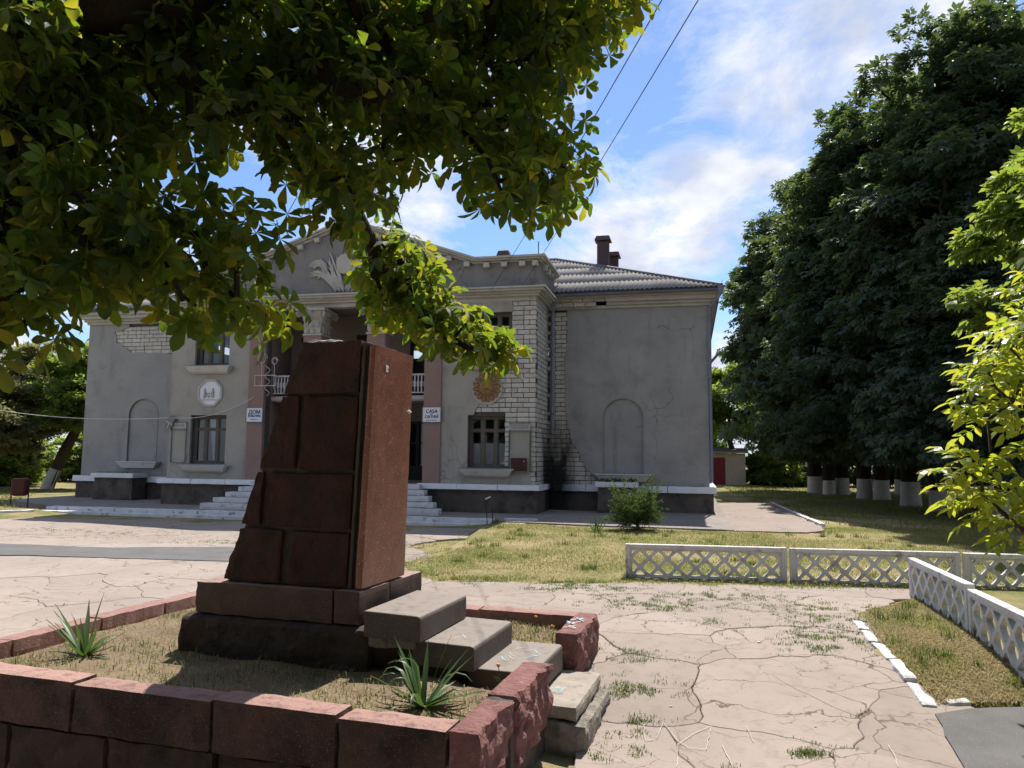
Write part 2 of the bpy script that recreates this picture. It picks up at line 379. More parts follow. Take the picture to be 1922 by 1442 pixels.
def brick_mat():
    m, N, L, B = nodes_of('limestone_block')
    v = pos(N, L)
    c = mixc(N, L, ramp(N, L, nz(N, L, v, 14, 6), .3, .7), (.64,.615,.57), (.50,.478,.44))
    oi = N.new('ShaderNodeObjectInfo')
    c = mixc(N, L, 1.0, c, ramp(N, L, oi.outputs['Random'], 0, 1, (.84,.82,.80), (1.1,1.09,1.06)), 'MULTIPLY')
    c = soot(N, L, c)
    L.new(c, B.inputs['Base Color']); B.inputs['Roughness'].default_value = .95
    bumpn(N, L, B, nz(N, L, v, 45, 5, .7), .9, .02)
    return m
MAT['brick'] = brick_mat()
def pane_mat():
    m, N, L, B = nodes_of('window_glass'); N.remove(B)
    out = [n for n in N if n.type == 'OUTPUT_MATERIAL'][0]
    gl = N.new('ShaderNodeBsdfGlossy'); gl.inputs['Roughness'].default_value = .03; gl.inputs['Color'].default_value = (.8,.85,.9,1)
    tr = N.new('ShaderNodeBsdfTransparent'); tr.inputs['Color'].default_value = (.85,.88,.9,1)
    fr = N.new('ShaderNodeFresnel'); fr.inputs['IOR'].default_value = 1.45
    mx = N.new('ShaderNodeMixShader'); L.new(fr.outputs[0], mx.inputs[0]); L.new(tr.outputs[0], mx.inputs[1]); L.new(gl.outputs[0], mx.inputs[2])
    bp = N.new('ShaderNodeBump'); bp.inputs['Strength'].default_value = .12; L.new(nz(N, L, pos(N, L), 3, 2), bp.inputs['Height']); L.new(bp.outputs[0], gl.inputs['Normal'])
    L.new(mx.outputs[0], out.inputs[0]); return m
MAT['pane'] = pane_mat()
def slab_mat():
    m, N, L, B = nodes_of('cracked_concrete')
    v = pos(N, L)
    c = mixc(N, L, ramp(N, L, nz(N, L, v, .8, 6), .3, .7), (.345,.288,.25), (.29,.242,.21))
    c = mixc(N, L, ramp(N, L, nz(N, L, v, 7, 8, .7), .5, .8), c, (.24,.196,.168))
    oi = N.new('ShaderNodeObjectInfo')
    c = mixc(N, L, 1.0, c, ramp(N, L, oi.outputs['Random'], 0, 1, (.90,.89,.88), (1.07,1.06,1.05)), 'MULTIPLY')
    # fine cracks
    wn = N.new('ShaderNodeTexNoise'); wn.inputs['Scale'].default_value = 1.6; wn.inputs['Detail'].default_value = 6; L.new(v, wn.inputs['Vector'])
    ad = N.new('ShaderNodeMix'); ad.data_type = 'VECTOR'; ad.blend_type = 'LINEAR_LIGHT' if False else 'MIX'
    vm = N.new('ShaderNodeVectorMath'); vm.operation = 'MULTIPLY_ADD'; L.new(wn.outputs['Color'], vm.inputs[0]); vm.inputs[1].default_value = (.9,.9,0); L.new(v, vm.inputs[2])
    N.remove(ad)
    mp = N.new('ShaderNodeMapping'); mp.inputs['Scale'].default_value = (.75, 1.25, 0); L.new(vm.outputs[0], mp.inputs['Vector'])
    vo = N.new('ShaderNodeTexVoronoi'); vo.feature = 'DISTANCE_TO_EDGE'; vo.inputs['Scale'].default_value = 1.1; L.new(mp.outputs[0], vo.inputs['Vector'])
    crack = ramp(N, L, vo.outputs['Distance'], .0025, .011, (1,1,1), (0,0,0))
    gate = ramp(N, L, nz(N, L, v, .6, 3), .40, .52)
    vo2 = N.new('ShaderNodeTexVoronoi'); vo2.feature = 'DISTANCE_TO_EDGE'; vo2.inputs['Scale'].default_value = 3.1; L.new(mp.outputs[0], vo2.inputs['Vector'])
    crack2 = ramp(N, L, vo2.outputs['Distance'], .003, .015, (1,1,1), (0,0,0))
    g2 = ramp(N, L, nz(N, L, v, .9, 4), .50, .59)
    fac2 = mixc(N, L, 1.0, crack2, g2, 'MULTIPLY')
    fac = mixc(N, L, 1.0, crack, gate, 'MULTIPLY')
    mxn = N.new('ShaderNodeMix'); mxn.data_type = 'RGBA'; mxn.blend_type = 'LIGHTEN'; mxn.inputs[0].default_value = 1.0; L.new(fac, mxn.inputs[6]); L.new(fac2, mxn.inputs[7]); fac = mxn.outputs[2]
    c = mixc(N, L, fac, c, (.12,.09,.072))
    L.new(c, B.inputs['Base Color']); B.inputs['Roughness'].default_value = .95; B.inputs['Specular IOR Level'].default_value = .2
    h = mixc(N, L, fac, nz(N, L, v, 55, 6, .7), (0,0,0))
    bumpn(N, L, B, h, .35, .012)
    return m
MAT['slab'] = slab_mat()
def ground_mat():
    m, N, L, B = nodes_of('dry_lawn_soil')
    v = pos(N, L)
    c = mixc(N, L, ramp(N, L, nz(N, L, v, .55, 8, .7), .40, .58), (.13,.15,.038), (.33,.26,.14))
    c = mixc(N, L, ramp(N, L, nz(N, L, v, 2.3, 8, .7), .52, .72), c, (.20,.145,.085))
    c = mixc(N, L, ramp(N, L, nz(N, L, v, 22, 4, .7), .5, .75), c, (.38,.31,.18))
    L.new(c, B.inputs['Base Color']); B.inputs['Roughness'].default_value = 1.0; B.inputs['Specular IOR Level'].default_value = .1
    bumpn(N, L, B, nz(N, L, v, 30, 6, .8), .8, .03)
    return m
MAT['ground'] = ground_mat()
MAT['soil'] = M('planter_soil', (.165,.115,.072), (.235,.175,.112), 2.2, 1.0, .9, 28, .03, c3=(.14,.11,.06), s3=4, t3=(.5,.7), c4=(.42,.36,.27), s4=45, t4=(.66,.72))

def leaf_mat(name, ca, cb, cc, trans, tfac=.45, brown=None, rough=.5, clump=1.2):
    m, N, L, B = nodes_of(name)
    out = [n for n in N if n.type == 'OUTPUT_MATERIAL'][0]
    g = N.new('ShaderNodeNewGeometry')
    c = mixc(N, L, g.outputs['Random Per Island'], ca, cb)
    c = mixc(N, L, ramp(N, L, nz(N, L, g.outputs['Position'], clump, 3), .42, .62), c, cc)
    tcol = mixc(N, L, ramp(N, L, g.outputs['Random Per Island'], .45, .95), trans[0], trans[1])
    if brown:
        bf = ramp(N, L, nz(N, L, g.outputs['Position'], 16, 4), brown[1], brown[1]+.06)
        c = mixc(N, L, bf, c, brown[0]); tcol = mixc(N, L, bf, tcol, tuple(x*1.6 for x in brown[0]))
    L.new(c, B.inputs['Base Color']); B.inputs['Roughness'].default_value = rough; B.inputs['Specular IOR Level'].default_value = .2
    t = N.new('ShaderNodeBsdfTranslucent'); L.new(tcol, t.inputs['Color'])
    mx = N.new('ShaderNodeMixShader'); mx.inputs[0].default_value = tfac
    L.new(B.outputs[0], mx.inputs[1]); L.new(t.outputs[0], mx.inputs[2]); L.new(mx.outputs[0], out.inputs[0])
    return m
MAT['leaf_chestnut'] = leaf_mat('chestnut_leaf', (.020,.044,.022), (.032,.058,.024), (.026,.044,.021), ((.34,.52,.035),(.86,.80,.04)), .32, ((.16,.09,.03), .63), .6)
MAT['leaf_far'] = leaf_mat('far_chestnut_leaf', (.056,.088,.060), (.074,.108,.064), (.050,.078,.058), ((.18,.28,.07),(.30,.37,.07)), .22, None, .55, .5)
MAT['leaf_light'] = leaf_mat('light_leaf', (.12,.18,.05), (.16,.21,.05), (.10,.155,.045), ((.34,.46,.06),(.48,.54,.07)), .45, None, .5, .6)
MAT['leaf_olive'] = leaf_mat('olive_leaf', (.17,.175,.08), (.21,.20,.10), (.14,.155,.075), ((.34,.36,.12),(.42,.40,.14)), .4, None, .6, .6)
MAT['leaf_walnut'] = leaf_mat('walnut_leaf', (.11,.18,.030), (.19,.23,.04), (.13,.18,.03), ((.46,.58,.04),(.80,.70,.06)), .48, None, .38, 2.0)
MAT['grass'] = leaf_mat('grass_blade', (.15,.18,.045), (.29,.25,.11), (.135,.18,.045), ((.32,.37,.08),(.48,.43,.17)), .42, None, .7, .5)
MAT['grass_green'] = leaf_mat('weed_blade', (.07,.115,.025), (.12,.15,.04), (.06,.095,.022), ((.20,.29,.045),(.28,.32,.06)), .3, None, .6, 1.5)
MAT['straw'] = leaf_mat('dry_straw', (.42,.34,.19), (.33,.26,.14), (.30,.26,.12), ((.52,.43,.24),(.44,.36,.18)), .45, None, .8, 1.5)
MAT['yucca'] = leaf_mat('yucca_leaf', (.060,.115,.045), (.085,.14,.055), (.07,.11,.045), ((.16,.26,.05),(.22,.32,.06)), .2, None, .4, 2)
MAT['juniper'] = leaf_mat('juniper_needles', (.075,.135,.05), (.12,.18,.06), (.07,.12,.06), ((.2,.3,.07),(.28,.36,.08)), .25, None, .6, 3)
MAT['litter'] = leaf_mat('leaf_litter', (.24,.15,.075), (.34,.24,.13), (.20,.12,.06), ((.3,.2,.1),(.3,.2,.1)), .1, None, .9, 3)
MAT['flower'] = M('marigold', (.75,.22,.02), (.7,.28,.03), 9, .7, 0)
# ---------------------------------------------------------------- terrain
BA = R(-13.0); BC = Vector((6.5, 25.35, 0))
bU = Vector((math.cos(BA), math.sin(BA), 0)); bV = Vector((-math.sin(BA), math.cos(BA), 0))
def bw(u, v, z=0.0): return BC + bU*u + bV*v + Vector((0,0,z))
def bl(x, y):
    d = Vector((x, y, 0)) - Vector((BC.x, BC.y, 0)); return d.dot(bU), d.dot(bV)
def sst(t): t = min(max(t, 0.0), 1.0); return t*t*(3-2*t)
def zg(x, y):
    """the path falls away beside the planter towards the street"""
    u, v = (x+.36)*.9537-(y-4.91)*.3007, (x+.36)*.3007+(y-4.91)*.9537
    side = -0.33 * sst((9.3 - y)/3.6) * sst((x + 1.2)/1.6)
    front = -0.85 * sst((.12-v)/.35)
    return min(side, front)
PAVE = [(-24,21.5),(-15.4,23.2),(-7.9,22.4),(-2.6,21.4),(-.75,21.3),(-1.15,16.7),(-1.9,14.1),(-1.6,13.05),(.37,12.72),(1.9,12.55),(7.2,12.15),(6.1,11.5),(4.6,10.3),(4.05,8.8),(3.75,7.1),(3.3,5.8),(3.0,2),(-24,2)]
PAVE2 = [(p[0]+.55, p[1]) if p[0] > 3 and p[1] < 12 else ((p[0]+.25, p[1]) if p[0] > -2 and p[1] > 12.9 else p) for p in PAVE]
PAVE2 = [(p[0], p[1]+.3) if 12 < p[1] < 12.9 else p for p in PAVE2]
ROAD = [(3.72,7.05),(4.6,7.1),(6.5,7.2),(9.5,7.2),(9.5,2.5),(2.2,2.5),(3.05,4.6),(3.38,5.9)]
def inpoly(x, y, poly):
    c = False; n = len(poly)
    for i in range(n):
        x1, y1 = poly[i]; x2, y2 = poly[i-1]
        if (y1 > y) != (y2 > y) and x < (x2-x1)*(y-y1)/(y2-y1)+x1: c = not c
    return c
def zlawn(x, y):
    u, v = bl(x, y)
    z = zg(x, y)
    rise = 0.13*sst((y-13.5)/6.5)*sst((u+7.5)/2.0)*sst((8-u)/6.0)
    left = 0.16*sst((-19.0-u)/3.0)*sst((v+9)/4.0)
    return z + 0.012 + max(rise, left) + 0.018*noise.noise(Vector((x*.9, y*.9, 3.0)))
def ground():
    xs = [-500,-200,-90,-50,-38,-30] + list(np.arange(-26, 26.01, .3)) + [30,38,50,90,200,500]
    ys = [-60,-20,-6,0] + list(np.arange(3, 32.01, .25)) + [35,38,42,46,50,56,64,80,120,220,600,1200]
    V = []; F = []
    nx, ny = len(xs), len(ys)
    for y in ys:
        for x in xs:
            u, v = bl(x, y)
            if inpoly(x, y, PAVE) or inpoly(x, y-.2, ROAD): z = zg(x, y) - .045
            elif -25.5 < u < 2.7 and -5.2 < v < 13: z = -.05
            elif -4.8 < x < 1.2 and 4.4 < y < 10.6: z = zg(x, y) - .045
            else: z = zlawn(x, y)
            V.append((x, y, z))
    for j in range(ny-1):
        for i in range(nx-1):
            a = j*nx+i; F.append((a, a+1, a+1+nx, a+nx))
    link('ground', pyd('ground', V, F, True), MAT['ground'], kind='structure')
ground()

# cracked paving: every slab its own piece
def clip(poly, px, py, nx_, ny_):
    out = []
    for i in range(len(poly)):
        a = poly[i]; b = poly[(i+1) % len(poly)]
        da = (a[0]-px)*nx_+(a[1]-py)*ny_; db = (b[0]-px)*nx_+(b[1]-py)*ny_
        if da <= 0: out.append(a)
        if da*db < 0:
            t = da/(da-db); out.append((a[0]+(b[0]-a[0])*t, a[1]+(b[1]-a[1])*t))
    return out
PU = Vector((math.cos(R(-17.5)), math.sin(R(-17.5)), 0)); PV = Vector((-math.sin(R(-17.5)), math.cos(R(-17.5)), 0)); PO = Vector((-.36, 4.91, 0))
def pw(u, v, z=0.0): return PO + PU*u + PV*v + Vector((0,0,z))
def pl(x, y): d = Vector((x, y, 0)) - PO; return d.dot(PU), d.dot(PV)
slab_edges = []
def pavement():
    pave = empty('pavement', (0, 0, 0), kind='structure')
    rnd = random.Random(21)
    seeds = []
    y = 3.0
    while y < 24.5:
        step = 1.1 if y < 13 else 2.0
        x = -22 if y > 10 else -13
        while x < 8.5:
            s = step * (1.8 if x < -2 else 1.0)
            seeds.append((x + rnd.uniform(-.45,.45)*s, y + rnd.uniform(-.42,.42)*step)); x += s
        y += step
    for i, (sx, sy) in enumerate(seeds):
        if not inpoly(sx, sy, PAVE2): continue
        pu_, pv_ = pl(sx, sy)
        if -4.2 < pu_ < -.1 and .3 < pv_ < 3.6: continue
        poly = [(sx-3.2,sy-3.2),(sx+3.2,sy-3.2),(sx+3.2,sy+3.2),(sx-3.2,sy+3.2)]
        for j, (tx, ty) in enumerate(seeds):
            if j == i or abs(tx-sx) > 6 or abs(ty-sy) > 6: continue
            dx, dy = tx-sx, ty-sy; d = math.hypot(dx, dy)
            poly = clip(poly, (sx+tx)/2, (sy+ty)/2, dx/d, dy/d)
        if len(poly) < 3: continue
        gap = (.0012 if rnd.random() < .65 else .005) if sx > -1 else (.0015 if rnd.random() < .7 else .005)
        pts = []
        for k in range(len(poly)):
            a = poly[k]; b = poly[(k+1) % len(poly)]
            L_ = math.hypot(b[0]-a[0], b[1]-a[1]); n = max(1, int(L_/.07))
            for q in range(n):
                t = q/n; pts.append((a[0]+(b[0]-a[0])*t, a[1]+(b[1]-a[1])*t))
        loop = []
        for (x, y) in pts:
            nv = noise.noise_vector(Vector((x*1.1, y*1.1, 5))) * .26 + noise.noise_vector(Vector((x*5, y*5, 1))) * .055 + noise.noise_vector(Vector((x*14, y*14, 4))) * .014
            x += nv.x; y += nv.y
            d = math.hypot(x-sx, y-sy); x -= (x-sx)/d*gap; y -= (y-sy)/d*gap
            loop.append((x, y))
        cx_ = sum(p[0] for p in loop)/len(loop); cy_ = sum(p[1] for p in loop)/len(loop)
        tx_, ty_ = rnd.uniform(-.004,.004), rnd.uniform(-.004,.004); dz = rnd.uniform(-.004,.004)
        top = lambda x, y: zg(x, y) + dz + tx_*(x-cx_) + ty_*(y-cy_)
        n = len(loop); inner = [(cx_+(x-cx_)*.55, cy_+(y-cy_)*.55) for x, y in loop]
        lip = [(x-(x-cx_)/max(.1,math.hypot(x-cx_,y-cy_))*.008, y-(y-cy_)/max(.1,math.hypot(x-cx_,y-cy_))*.008) for x, y in loop]
        V = [(x, y, top(x,y)-.09) for x, y in loop] + [(x, y, top(x,y)-.007) for x, y in loop] + [(x, y, top(x,y)) for x, y in lip] + [(x, y, top(x,y)) for x, y in inner] + [(cx_, cy_, top(cx_,cy_))]
        F = []
        for k in range(n):
            m = (k+1) % n
            for r_ in range(3): F.append((r_*n+k, r_*n+m, (r_+1)*n+m, (r_+1)*n+k))
            F.append((3*n+k, 3*n+m, 4*n))
        link('concrete_slab', pyd('concrete_slab', V, F), MAT['slab'], pave)
        slab_edges.append(loop)
    # chalk scribbles on the path
    chalk = [[(0.96,6.57),(0.98,6.52),(1.03,6.56)],[(1.19,6.81),(1.14,6.72),(1.1,6.46),(1.18,6.48)],[(1.21,6.5),(1.32,6.79),(1.35,6.56),(1.38,6.44),(1.42,6.35),(1.56,6.31),(1.71,6.73),(1.52,6.58),(1.35,6.39)],[(1.35,6.37),(1.27,6.01)],[(1.71,6.38),(1.69,6.04)],[(2.01,6.74),(1.98,6.45)],[(3.06,6.43),(3.02,6.25),(2.94,6.05)]]
    for st in chalk:
        V = []; F = []
        dense = []
        for a, b in zip(st, st[1:]):
            n = max(2, int(math.hypot(b[0]-a[0], b[1]-a[1])/.03))
            for q in range(n): dense.append((a[0]+(b[0]-a[0])*q/n, a[1]+(b[1]-a[1])*q/n))
        dense.append(st[-1])
        for k, p in enumerate(dense):
            q = dense[min(k+1, len(dense)-1)]; o = dense[max(k-1,0)]
            d = Vector((q[0]-o[0], q[1]-o[1], 0)).normalized(); nn = Vector((-d.y, d.x, 0))
            w = .0016 + .0022*abs(noise.noise(Vector((k*.7, p[0]*9, 0))))
            wob = noise.noise(Vector((p[0]*14, p[1]*14, 2)))*.012
            c = Vector((p[0]+wob, p[1]+wob*.5, zg(*p)+.0115))
            V += [c-nn*w, c+nn*w]
            if k: F.append((2*k-2, 2*k-1, 2*k+1, 2*k))
        link('chalk_mark', pyd('chalk_mark', V, F), MAT['chalk_white'], pave)
    return pave
pavement()
def sheet(name, poly, mat, dz, step=.5, **kw):
    """thin ground sheet with ragged outline, draped on the terrain"""
    pts = []
    for k in range(len(poly)):
        a = poly[k]; b = poly[(k+1) % len(poly)]
        n = max(1, int(math.hypot(b[0]-a[0], b[1]-a[1])/.2))
        for q in range(n):
            t = q/n; x = a[0]+(b[0]-a[0])*t; y = a[1]+(b[1]-a[1])*t
            nv = noise.noise_vector(Vector((x*2, y*2, 9)))*.09; pts.append((x+nv.x, y+nv.y))
    V = [(x, y, zg(x, y)+dz) for x, y in pts]
    T = tessellate_polygon([[Vector((x, y, 0)) for x, y in pts]])
    n = len(V); V2 = V + [(x, y, z-.06) for x, y, z in V]
    F = [tuple(t) for t in T] + [(k, (k+1) % n, n+(k+1) % n, n+k) for k in range(n)]
    me = pyd(name, V2, F)
    bm = bmesh.new(); bm.from_mesh(me); bmesh.ops.recalc_face_normals(bm, faces=bm.faces); bm.to_mesh(me); bm.free()
    return link(name, me, mat, **kw)
sheet('asphalt_strip', [(-26,16.6),(-11,16.7),(-8.5,16.2),(-6.0,16.5),(-3.2,15.8),(-2.0,14.9),(-1.9,14.1),(-3.6,14.0),(-5.2,14.35),(-9.8,14.95),(-26,15.5)], MAT['asphalt'], .016, kind='structure')
sheet('road', ROAD, MAT['asphalt'], .014, kind='structure')

# terrace before the house, with two worn white steps
def terrace():
    t = MB()
    poly = [bw(-20.9,-4.55), bw(-6.0,-4.55), bw(-5.8,-5.1), bw(-2.9,-5.55), bw(.45,-5.65), bw(.45,12), bw(-24.6,12), bw(-25.4,0), bw(-25.6,-2.3)]
    t.prism([(p.x, p.y, -.12) for p in poly], (0,0,.30))
    o = t.build('terrace', MAT['terrace'], kind='structure')
    for (v0, v1, z1, n) in ((-4.98,-4.5,.205,0), (-5.42,-4.94,.10,1)):
        u = -21.0
        k = 0
        while u < -6.4:
            L_ = random.uniform(2.2,3.4); u1 = min(u+L_, -6.05)
            z = z1 + random.uniform(-.008,.006)
            c = [bw(u+.008,v0,-.12), bw(u1-.008,v0,-.12), bw(u1-.008,v1,-.12), bw(u+.008,v1,-.12), bw(u+.008,v0+.01,z), bw(u1-.008,v0+.01,z), bw(u1-.008,v1,z), bw(u+.008,v1,z)]
            link('step', rough_mesh('step', c, (18,4,2), .014, 4, k+n*9, .012), MAT['white_paint'], o)
            u = u1; k += 1
    # two short white edging stones where the steps meet the grass
    for i, (u, v, L_) in enumerate(((-5.75,-4.75,.95), (-5.75,-5.3,.72))):
        c = [bw(u,v-.10,-.05), bw(u+L_,v-.10,-.05), bw(u+L_,v+.13,-.05), bw(u,v+.13,-.05)]
        zt = .235 - i*.09; c += [p + Vector((0,0,zt+.05)) for p in c[:4]]
        link('edging_stone', rough_mesh('edging_stone', c, (8,3,2), .012, 5, i+40, .012), MAT['white_paint'], o)
    # low red strip and curb of the walk along the lawn
    c = [bw(-6.05,-5.75,-.02), bw(-5.97,-5.75,-.02), bw(-5.97,-5.3,-.02), bw(-6.05,-5.3,-.02)]; c += [p+Vector((0,0,.12)) for p in c[:4]]
    link('edging_stone', rough_mesh('edging_stone', c, (2,4,2), .006, 5, 3), MAT['curb_granite'], o)
terrace()
sheet('side_path', [(5.55,19.7),(7.4,19.4),(8.1,20.0),(8.5,21.5),(9.8,28),(10.6,31.9),(8.3,31.6)], MAT['slab'], .168, kind='structure')
def kerb_run(name, pts, w, h, n, mat, label, group, gap=.02, seed=0, lift=0.0):
    """kerb stones, each a thing of its own"""
    total = sum((Vector(b)-Vector(a)).length for a, b in zip(pts, pts[1:]))
    def at(s):
        for a, b in zip(pts, pts[1:]):
            a = Vector(a); b = Vector(b); l = (b-a).length
            if s <= l: return a+(b-a)*(s/l), (b-a).normalized()
            s -= l
        return b, (b-a).normalized()
    for i in range(n):
        s0 = total*i/n+gap; s1 = total*(i+1)/n-gap
        p0, d = at(s0); p1, _ = at(s1); nn = Vector((-d.y, d.x, 0))*w/2
        jig = random.uniform(-.015,.012)
        c = [p0-nn, p1-nn, p1+nn, p0+nn]
        if d.x < 0 or True: pass
        lo = [Vector((q.x, q.y, zg(q.x,q.y)-.1+lift)) for q in c]; hi = [Vector((q.x, q.y, zg(q.x,q.y)+h+jig+lift)) for q in c]
        link(name, rough_mesh(name, lo+hi, (14,4,3), .018, 5, seed+i, .016), mat, label=label, cat='kerb stone', group=group)
kerb_run('kerb_stone', [(4.30,9.75,0),(4.05,8.77,0),(3.95,8.0,0),(3.78,7.12,0)], .13, .034, 5, MAT['white_paint'], 'white painted kerb stone between the cracked path and dry verge', 'kerb stones along the verge', .025, 5)
kerb_run('kerb_stone', [(3.95,7.22,0),(4.2,7.24,0)], .10, .03, 1, MAT['white_paint'], 'small white kerb fragment at the edge of the grey asphalt', 'kerb fragments by the asphalt', .01, 77)
kerb_run('kerb_stone', [(8.62,21.5,0),(9.6,26.5,0),(10.7,31.9,0)], .16, .22, 6, MAT['white_paint'], 'white kerb stone of the path running past the house corner', 'kerb stones by the house path', .03, 15)
kerb_run('kerb_stone', [(-19.5,21.2,0),(-16.2,23.1,0),(-14.9,24.4,0)], .2, .17, 3, MAT['white_paint'], 'white painted kerb stone beside the square below the litter bin', 'kerb stones by the litter bin', .02, 25)
# ---------------------------------------------------------------- house of culture
house = empty('culture_house', (BC.x, BC.y, 0), BA, label='two storey grey plastered culture house with pediment, columns and exposed blocks', cat='building')
def hb(name, mat, parent=None, **kw):
    return lambda mb, bev=0.0, smooth=False: mb.build(name, mat, parent or house, smooth, bev, **kw)
U0, U1 = -24.2, 0.0        # wings
A0, A1 = -18.65, -5.40     # projecting centre
VF = -2.2                  # its front plane
CEN = (A0+A1)/2
# ---- block masonry
brick_meshes = {}
def brick_mesh(kind, k):
    key = (kind, k)
    if key not in brick_meshes:
        w = {'full': .375, 'half': .185}[kind]; h = .141
        me = rough_mesh('brick', bxc(-w/2,w/2,0,.09,-h/2,h/2), (4,1,2), .005, 14, k*3.3+(kind == 'half')*17, .006)
        me.materials.append(MAT['brick']); brick_meshes[key] = me
    return brick_meshes[key]
COURSE = .157
def lay(parent, region, axis, fixed, z0, z1, seed=1, flip=False):
    """courses of blocks; region(z) -> (start, end) along the wall"""
    rnd = random.Random(seed)
    n = int((z1-z0)/COURSE)
    for c in range(n):
        z = z0 + (c+.5)*COURSE
        r_ = region(z)
        if not r_: continue
        segs = r_ if isinstance(r_, list) else [r_]
        for (s, e) in segs:
            x = e                                     # lay from the corner inwards
            first = True
            while x > s + .05:
                kind = 'half' if (first and c % 2) or rnd.random() < .22 else 'full'
                w = {'full': .375, 'half': .185}[kind]; first = False
                sc = 1.0
                if x - w < s - .22: kind = 'half'; w = .185
                o = bpy.data.objects.new('brick', brick_mesh(kind, rnd.randrange(5))); col.objects.link(o); o.parent = parent
                prot = rnd.uniform(-.006,.006)
                xc = (s+e-(x-w/2)) if flip else x-w/2
                if axis == 'front': o.location = (xc, fixed+prot, z)
                else: o.location = (fixed-prot, xc, z); o.rotation_euler = (0,0,R(90))
                x -= w + .016
# ---- wing walls with a blind arch in each
def arch_loop(u0, u1, z0, zs, zt, n=14):
    r_ = (u1-u0)/2; c = (u0+u1)/2
    return [(u0,z0),(u1,z0)] + [(c+r_*math.cos(t*math.pi/n), zs+(zt-zs)*math.sin(t*math.pi/n)) for t in range(0, n+1)]
def ragged(pts, amp=.05, step=.12, seed=0):
    out = []
    for k in range(len(pts)-1):
        a = Vector((*pts[k],0)); b = Vector((*pts[k+1],0)); n = max(1, int((b-a).length/step))
        for q in range(n):
            p = a+(b-a)*q/n
            nv = noise.noise_vector(Vector((p.x*3, p.y*3, seed+1.5)))*amp
            out.append((p.x+nv.x, p.y+nv.y))
    out.append(pts[-1]); return out
def wing(side):
    ua, ub = (A1, U1) if side == 'r' else (U0, A0)
    w = MB(); w.box(ua+.02 if side == 'r' else ua, ub if side == 'r' else ub-.02, .07, .5, .2, 7.05)
    wall = w.build('wall', MAT['mortar'], house)
    if side == 'r':
        edge = ragged([(-4.72,7.12),(-4.76,6.2),(-4.80,4.9),(-4.78,3.6),(-4.55,2.5),(-4.08,1.68),(-3.75,1.35),(-3.6,1.05)], .09, .10, 3)
        outer = edge + [(0.0,1.05),(0.0,7.12)]
        arch = arch_loop(-3.50,-2.12,1.42,3.3,3.98)
        link('plaster', panel('plaster', outer, [arch], -.022, .06), MAT['plaster'], wall)
        lay(wall, lambda z: (-5.38, -4.55 if z > 3 else (-4.35 if z > 2.2 else -3.5)), 'front', .012, 1.02, 7.05, 3)
        lay(wall, lambda z: (-5.25, -3.0) if z > 7.2 else (-5.2,-3.7), 'front', -.21, 7.12, 7.46, 4)
    else:
        patch = ragged([(-22.35,6.95),(-23.0,6.75),(-22.9,6.35),(-22.2,5.95),(-21.2,5.85),(-20.35,5.85),(-20.05,5.5),(-20.0,5.0),(-19.6,4.85),(-18.6,4.9)], .10, .12, 6)
        outer = patch + [(-18.7,1.05),(-24.2,1.05),(-24.2,7.12),(-22.35,7.12)]
        arch = arch_loop(-22.15,-20.82,1.62,3.4,4.08)
        link('plaster', panel('plaster', outer, [arch], -.022, .06), MAT['plaster'], wall)
        lay(wall, lambda z: (-23.1,-18.7) if z > 5.7 else (-20.3,-18.7), 'front', .012, 4.75, 7.05, 5)
    a0, a1, zb, zs, zt = (-3.50,-2.12,1.42,3.3,3.98) if side == 'r' else (-22.15,-20.82,1.62,3.4,4.08)
    link('blind_arch', panel('blind_arch', arch_loop(a0-.01,a1+.01,zb-.01,zs,zt+.01), [], .046, .0685), MAT['plaster'], wall)
    # raised rim of the arch
    rim = MB(); l = arch_loop(a0,a1,zb,zs,zt)
    rim.tube([(p[0], -.02, p[1]) for p in l[1:]+[l[0]]], .022, 5)
    rim.build('arch_rim', MAT['plaster'], wall)
    sill = MB(); m = (a0+a1)/2; hw = (a1-a0)/2
    sill.hexa([(m-hw-.05,-.20,zb-.26),(m+hw+.05,-.20,zb-.26),(m+hw+.05,.0,zb-.26),(m-hw-.05,.0,zb-.26)], [(m-hw-.22,-.30,zb-.05),(m+hw+.22,-.30,zb-.05),(m+hw+.22,.0,zb-.05),(m-hw-.22,.0,zb-.05)])
    sill.box(m-hw-.26, m+hw+.26, -.33, .0, zb-.047, zb-.0)
    sill.build('sill', MAT['sill_white'], house, bevel=.012)
    # plinth and whitewashed ledge
    p = MB(); p.box(ua+(.16 if side == 'r' else -.12), ub+(.12 if side == 'r' else -.16), -.12, .3, .0, .82); p.build('plinth', MAT['plinth'], house)
    segs = 4; ln = (ub-ua)/segs
    for k in range(segs):
        e = MB(); x0 = ua+k*ln+.006; x1 = ua+(k+1)*ln-.006
        if side == 'r' and k == 0: x0 += .25
        if side == 'l' and k == segs-1: x1 -= .25
        if side == 'r' and k == segs-1: x1 += .22
        if side == 'l' and k == 0: x0 -= .22
        c = bxc(x0,x1,-.24,.25,.823,1.02); c[4] = (x0,-.20,1.05); c[5] = (x1,-.20,1.05)
        link('ledge', rough_mesh('ledge', c, (10,2,2), .008, 5, k+(side == 'r')*9, .008), MAT['ledge_white'], house)
wing('r'); wing('l')
# other outside walls
for (x0,x1,y0,y1) in ((-.28,-.002,.502,12.0),(U0+.002,U0+.28,.502,12.0),(U0,U1,12.002,12.3)):
    w = MB(); w.box(x0,x1,y0,y1,.2,7.04); w.build('wall', MAT['plaster'], house)
p = MB(); p.box(-.2,.12,.31,12.1,.0,.818); p.build('plinth', MAT['plinth'], house)
p = MB(); p.box(-.05,.22,.26,12.1,.821,1.03); p.build('ledge', MAT['ledge_white'], house)

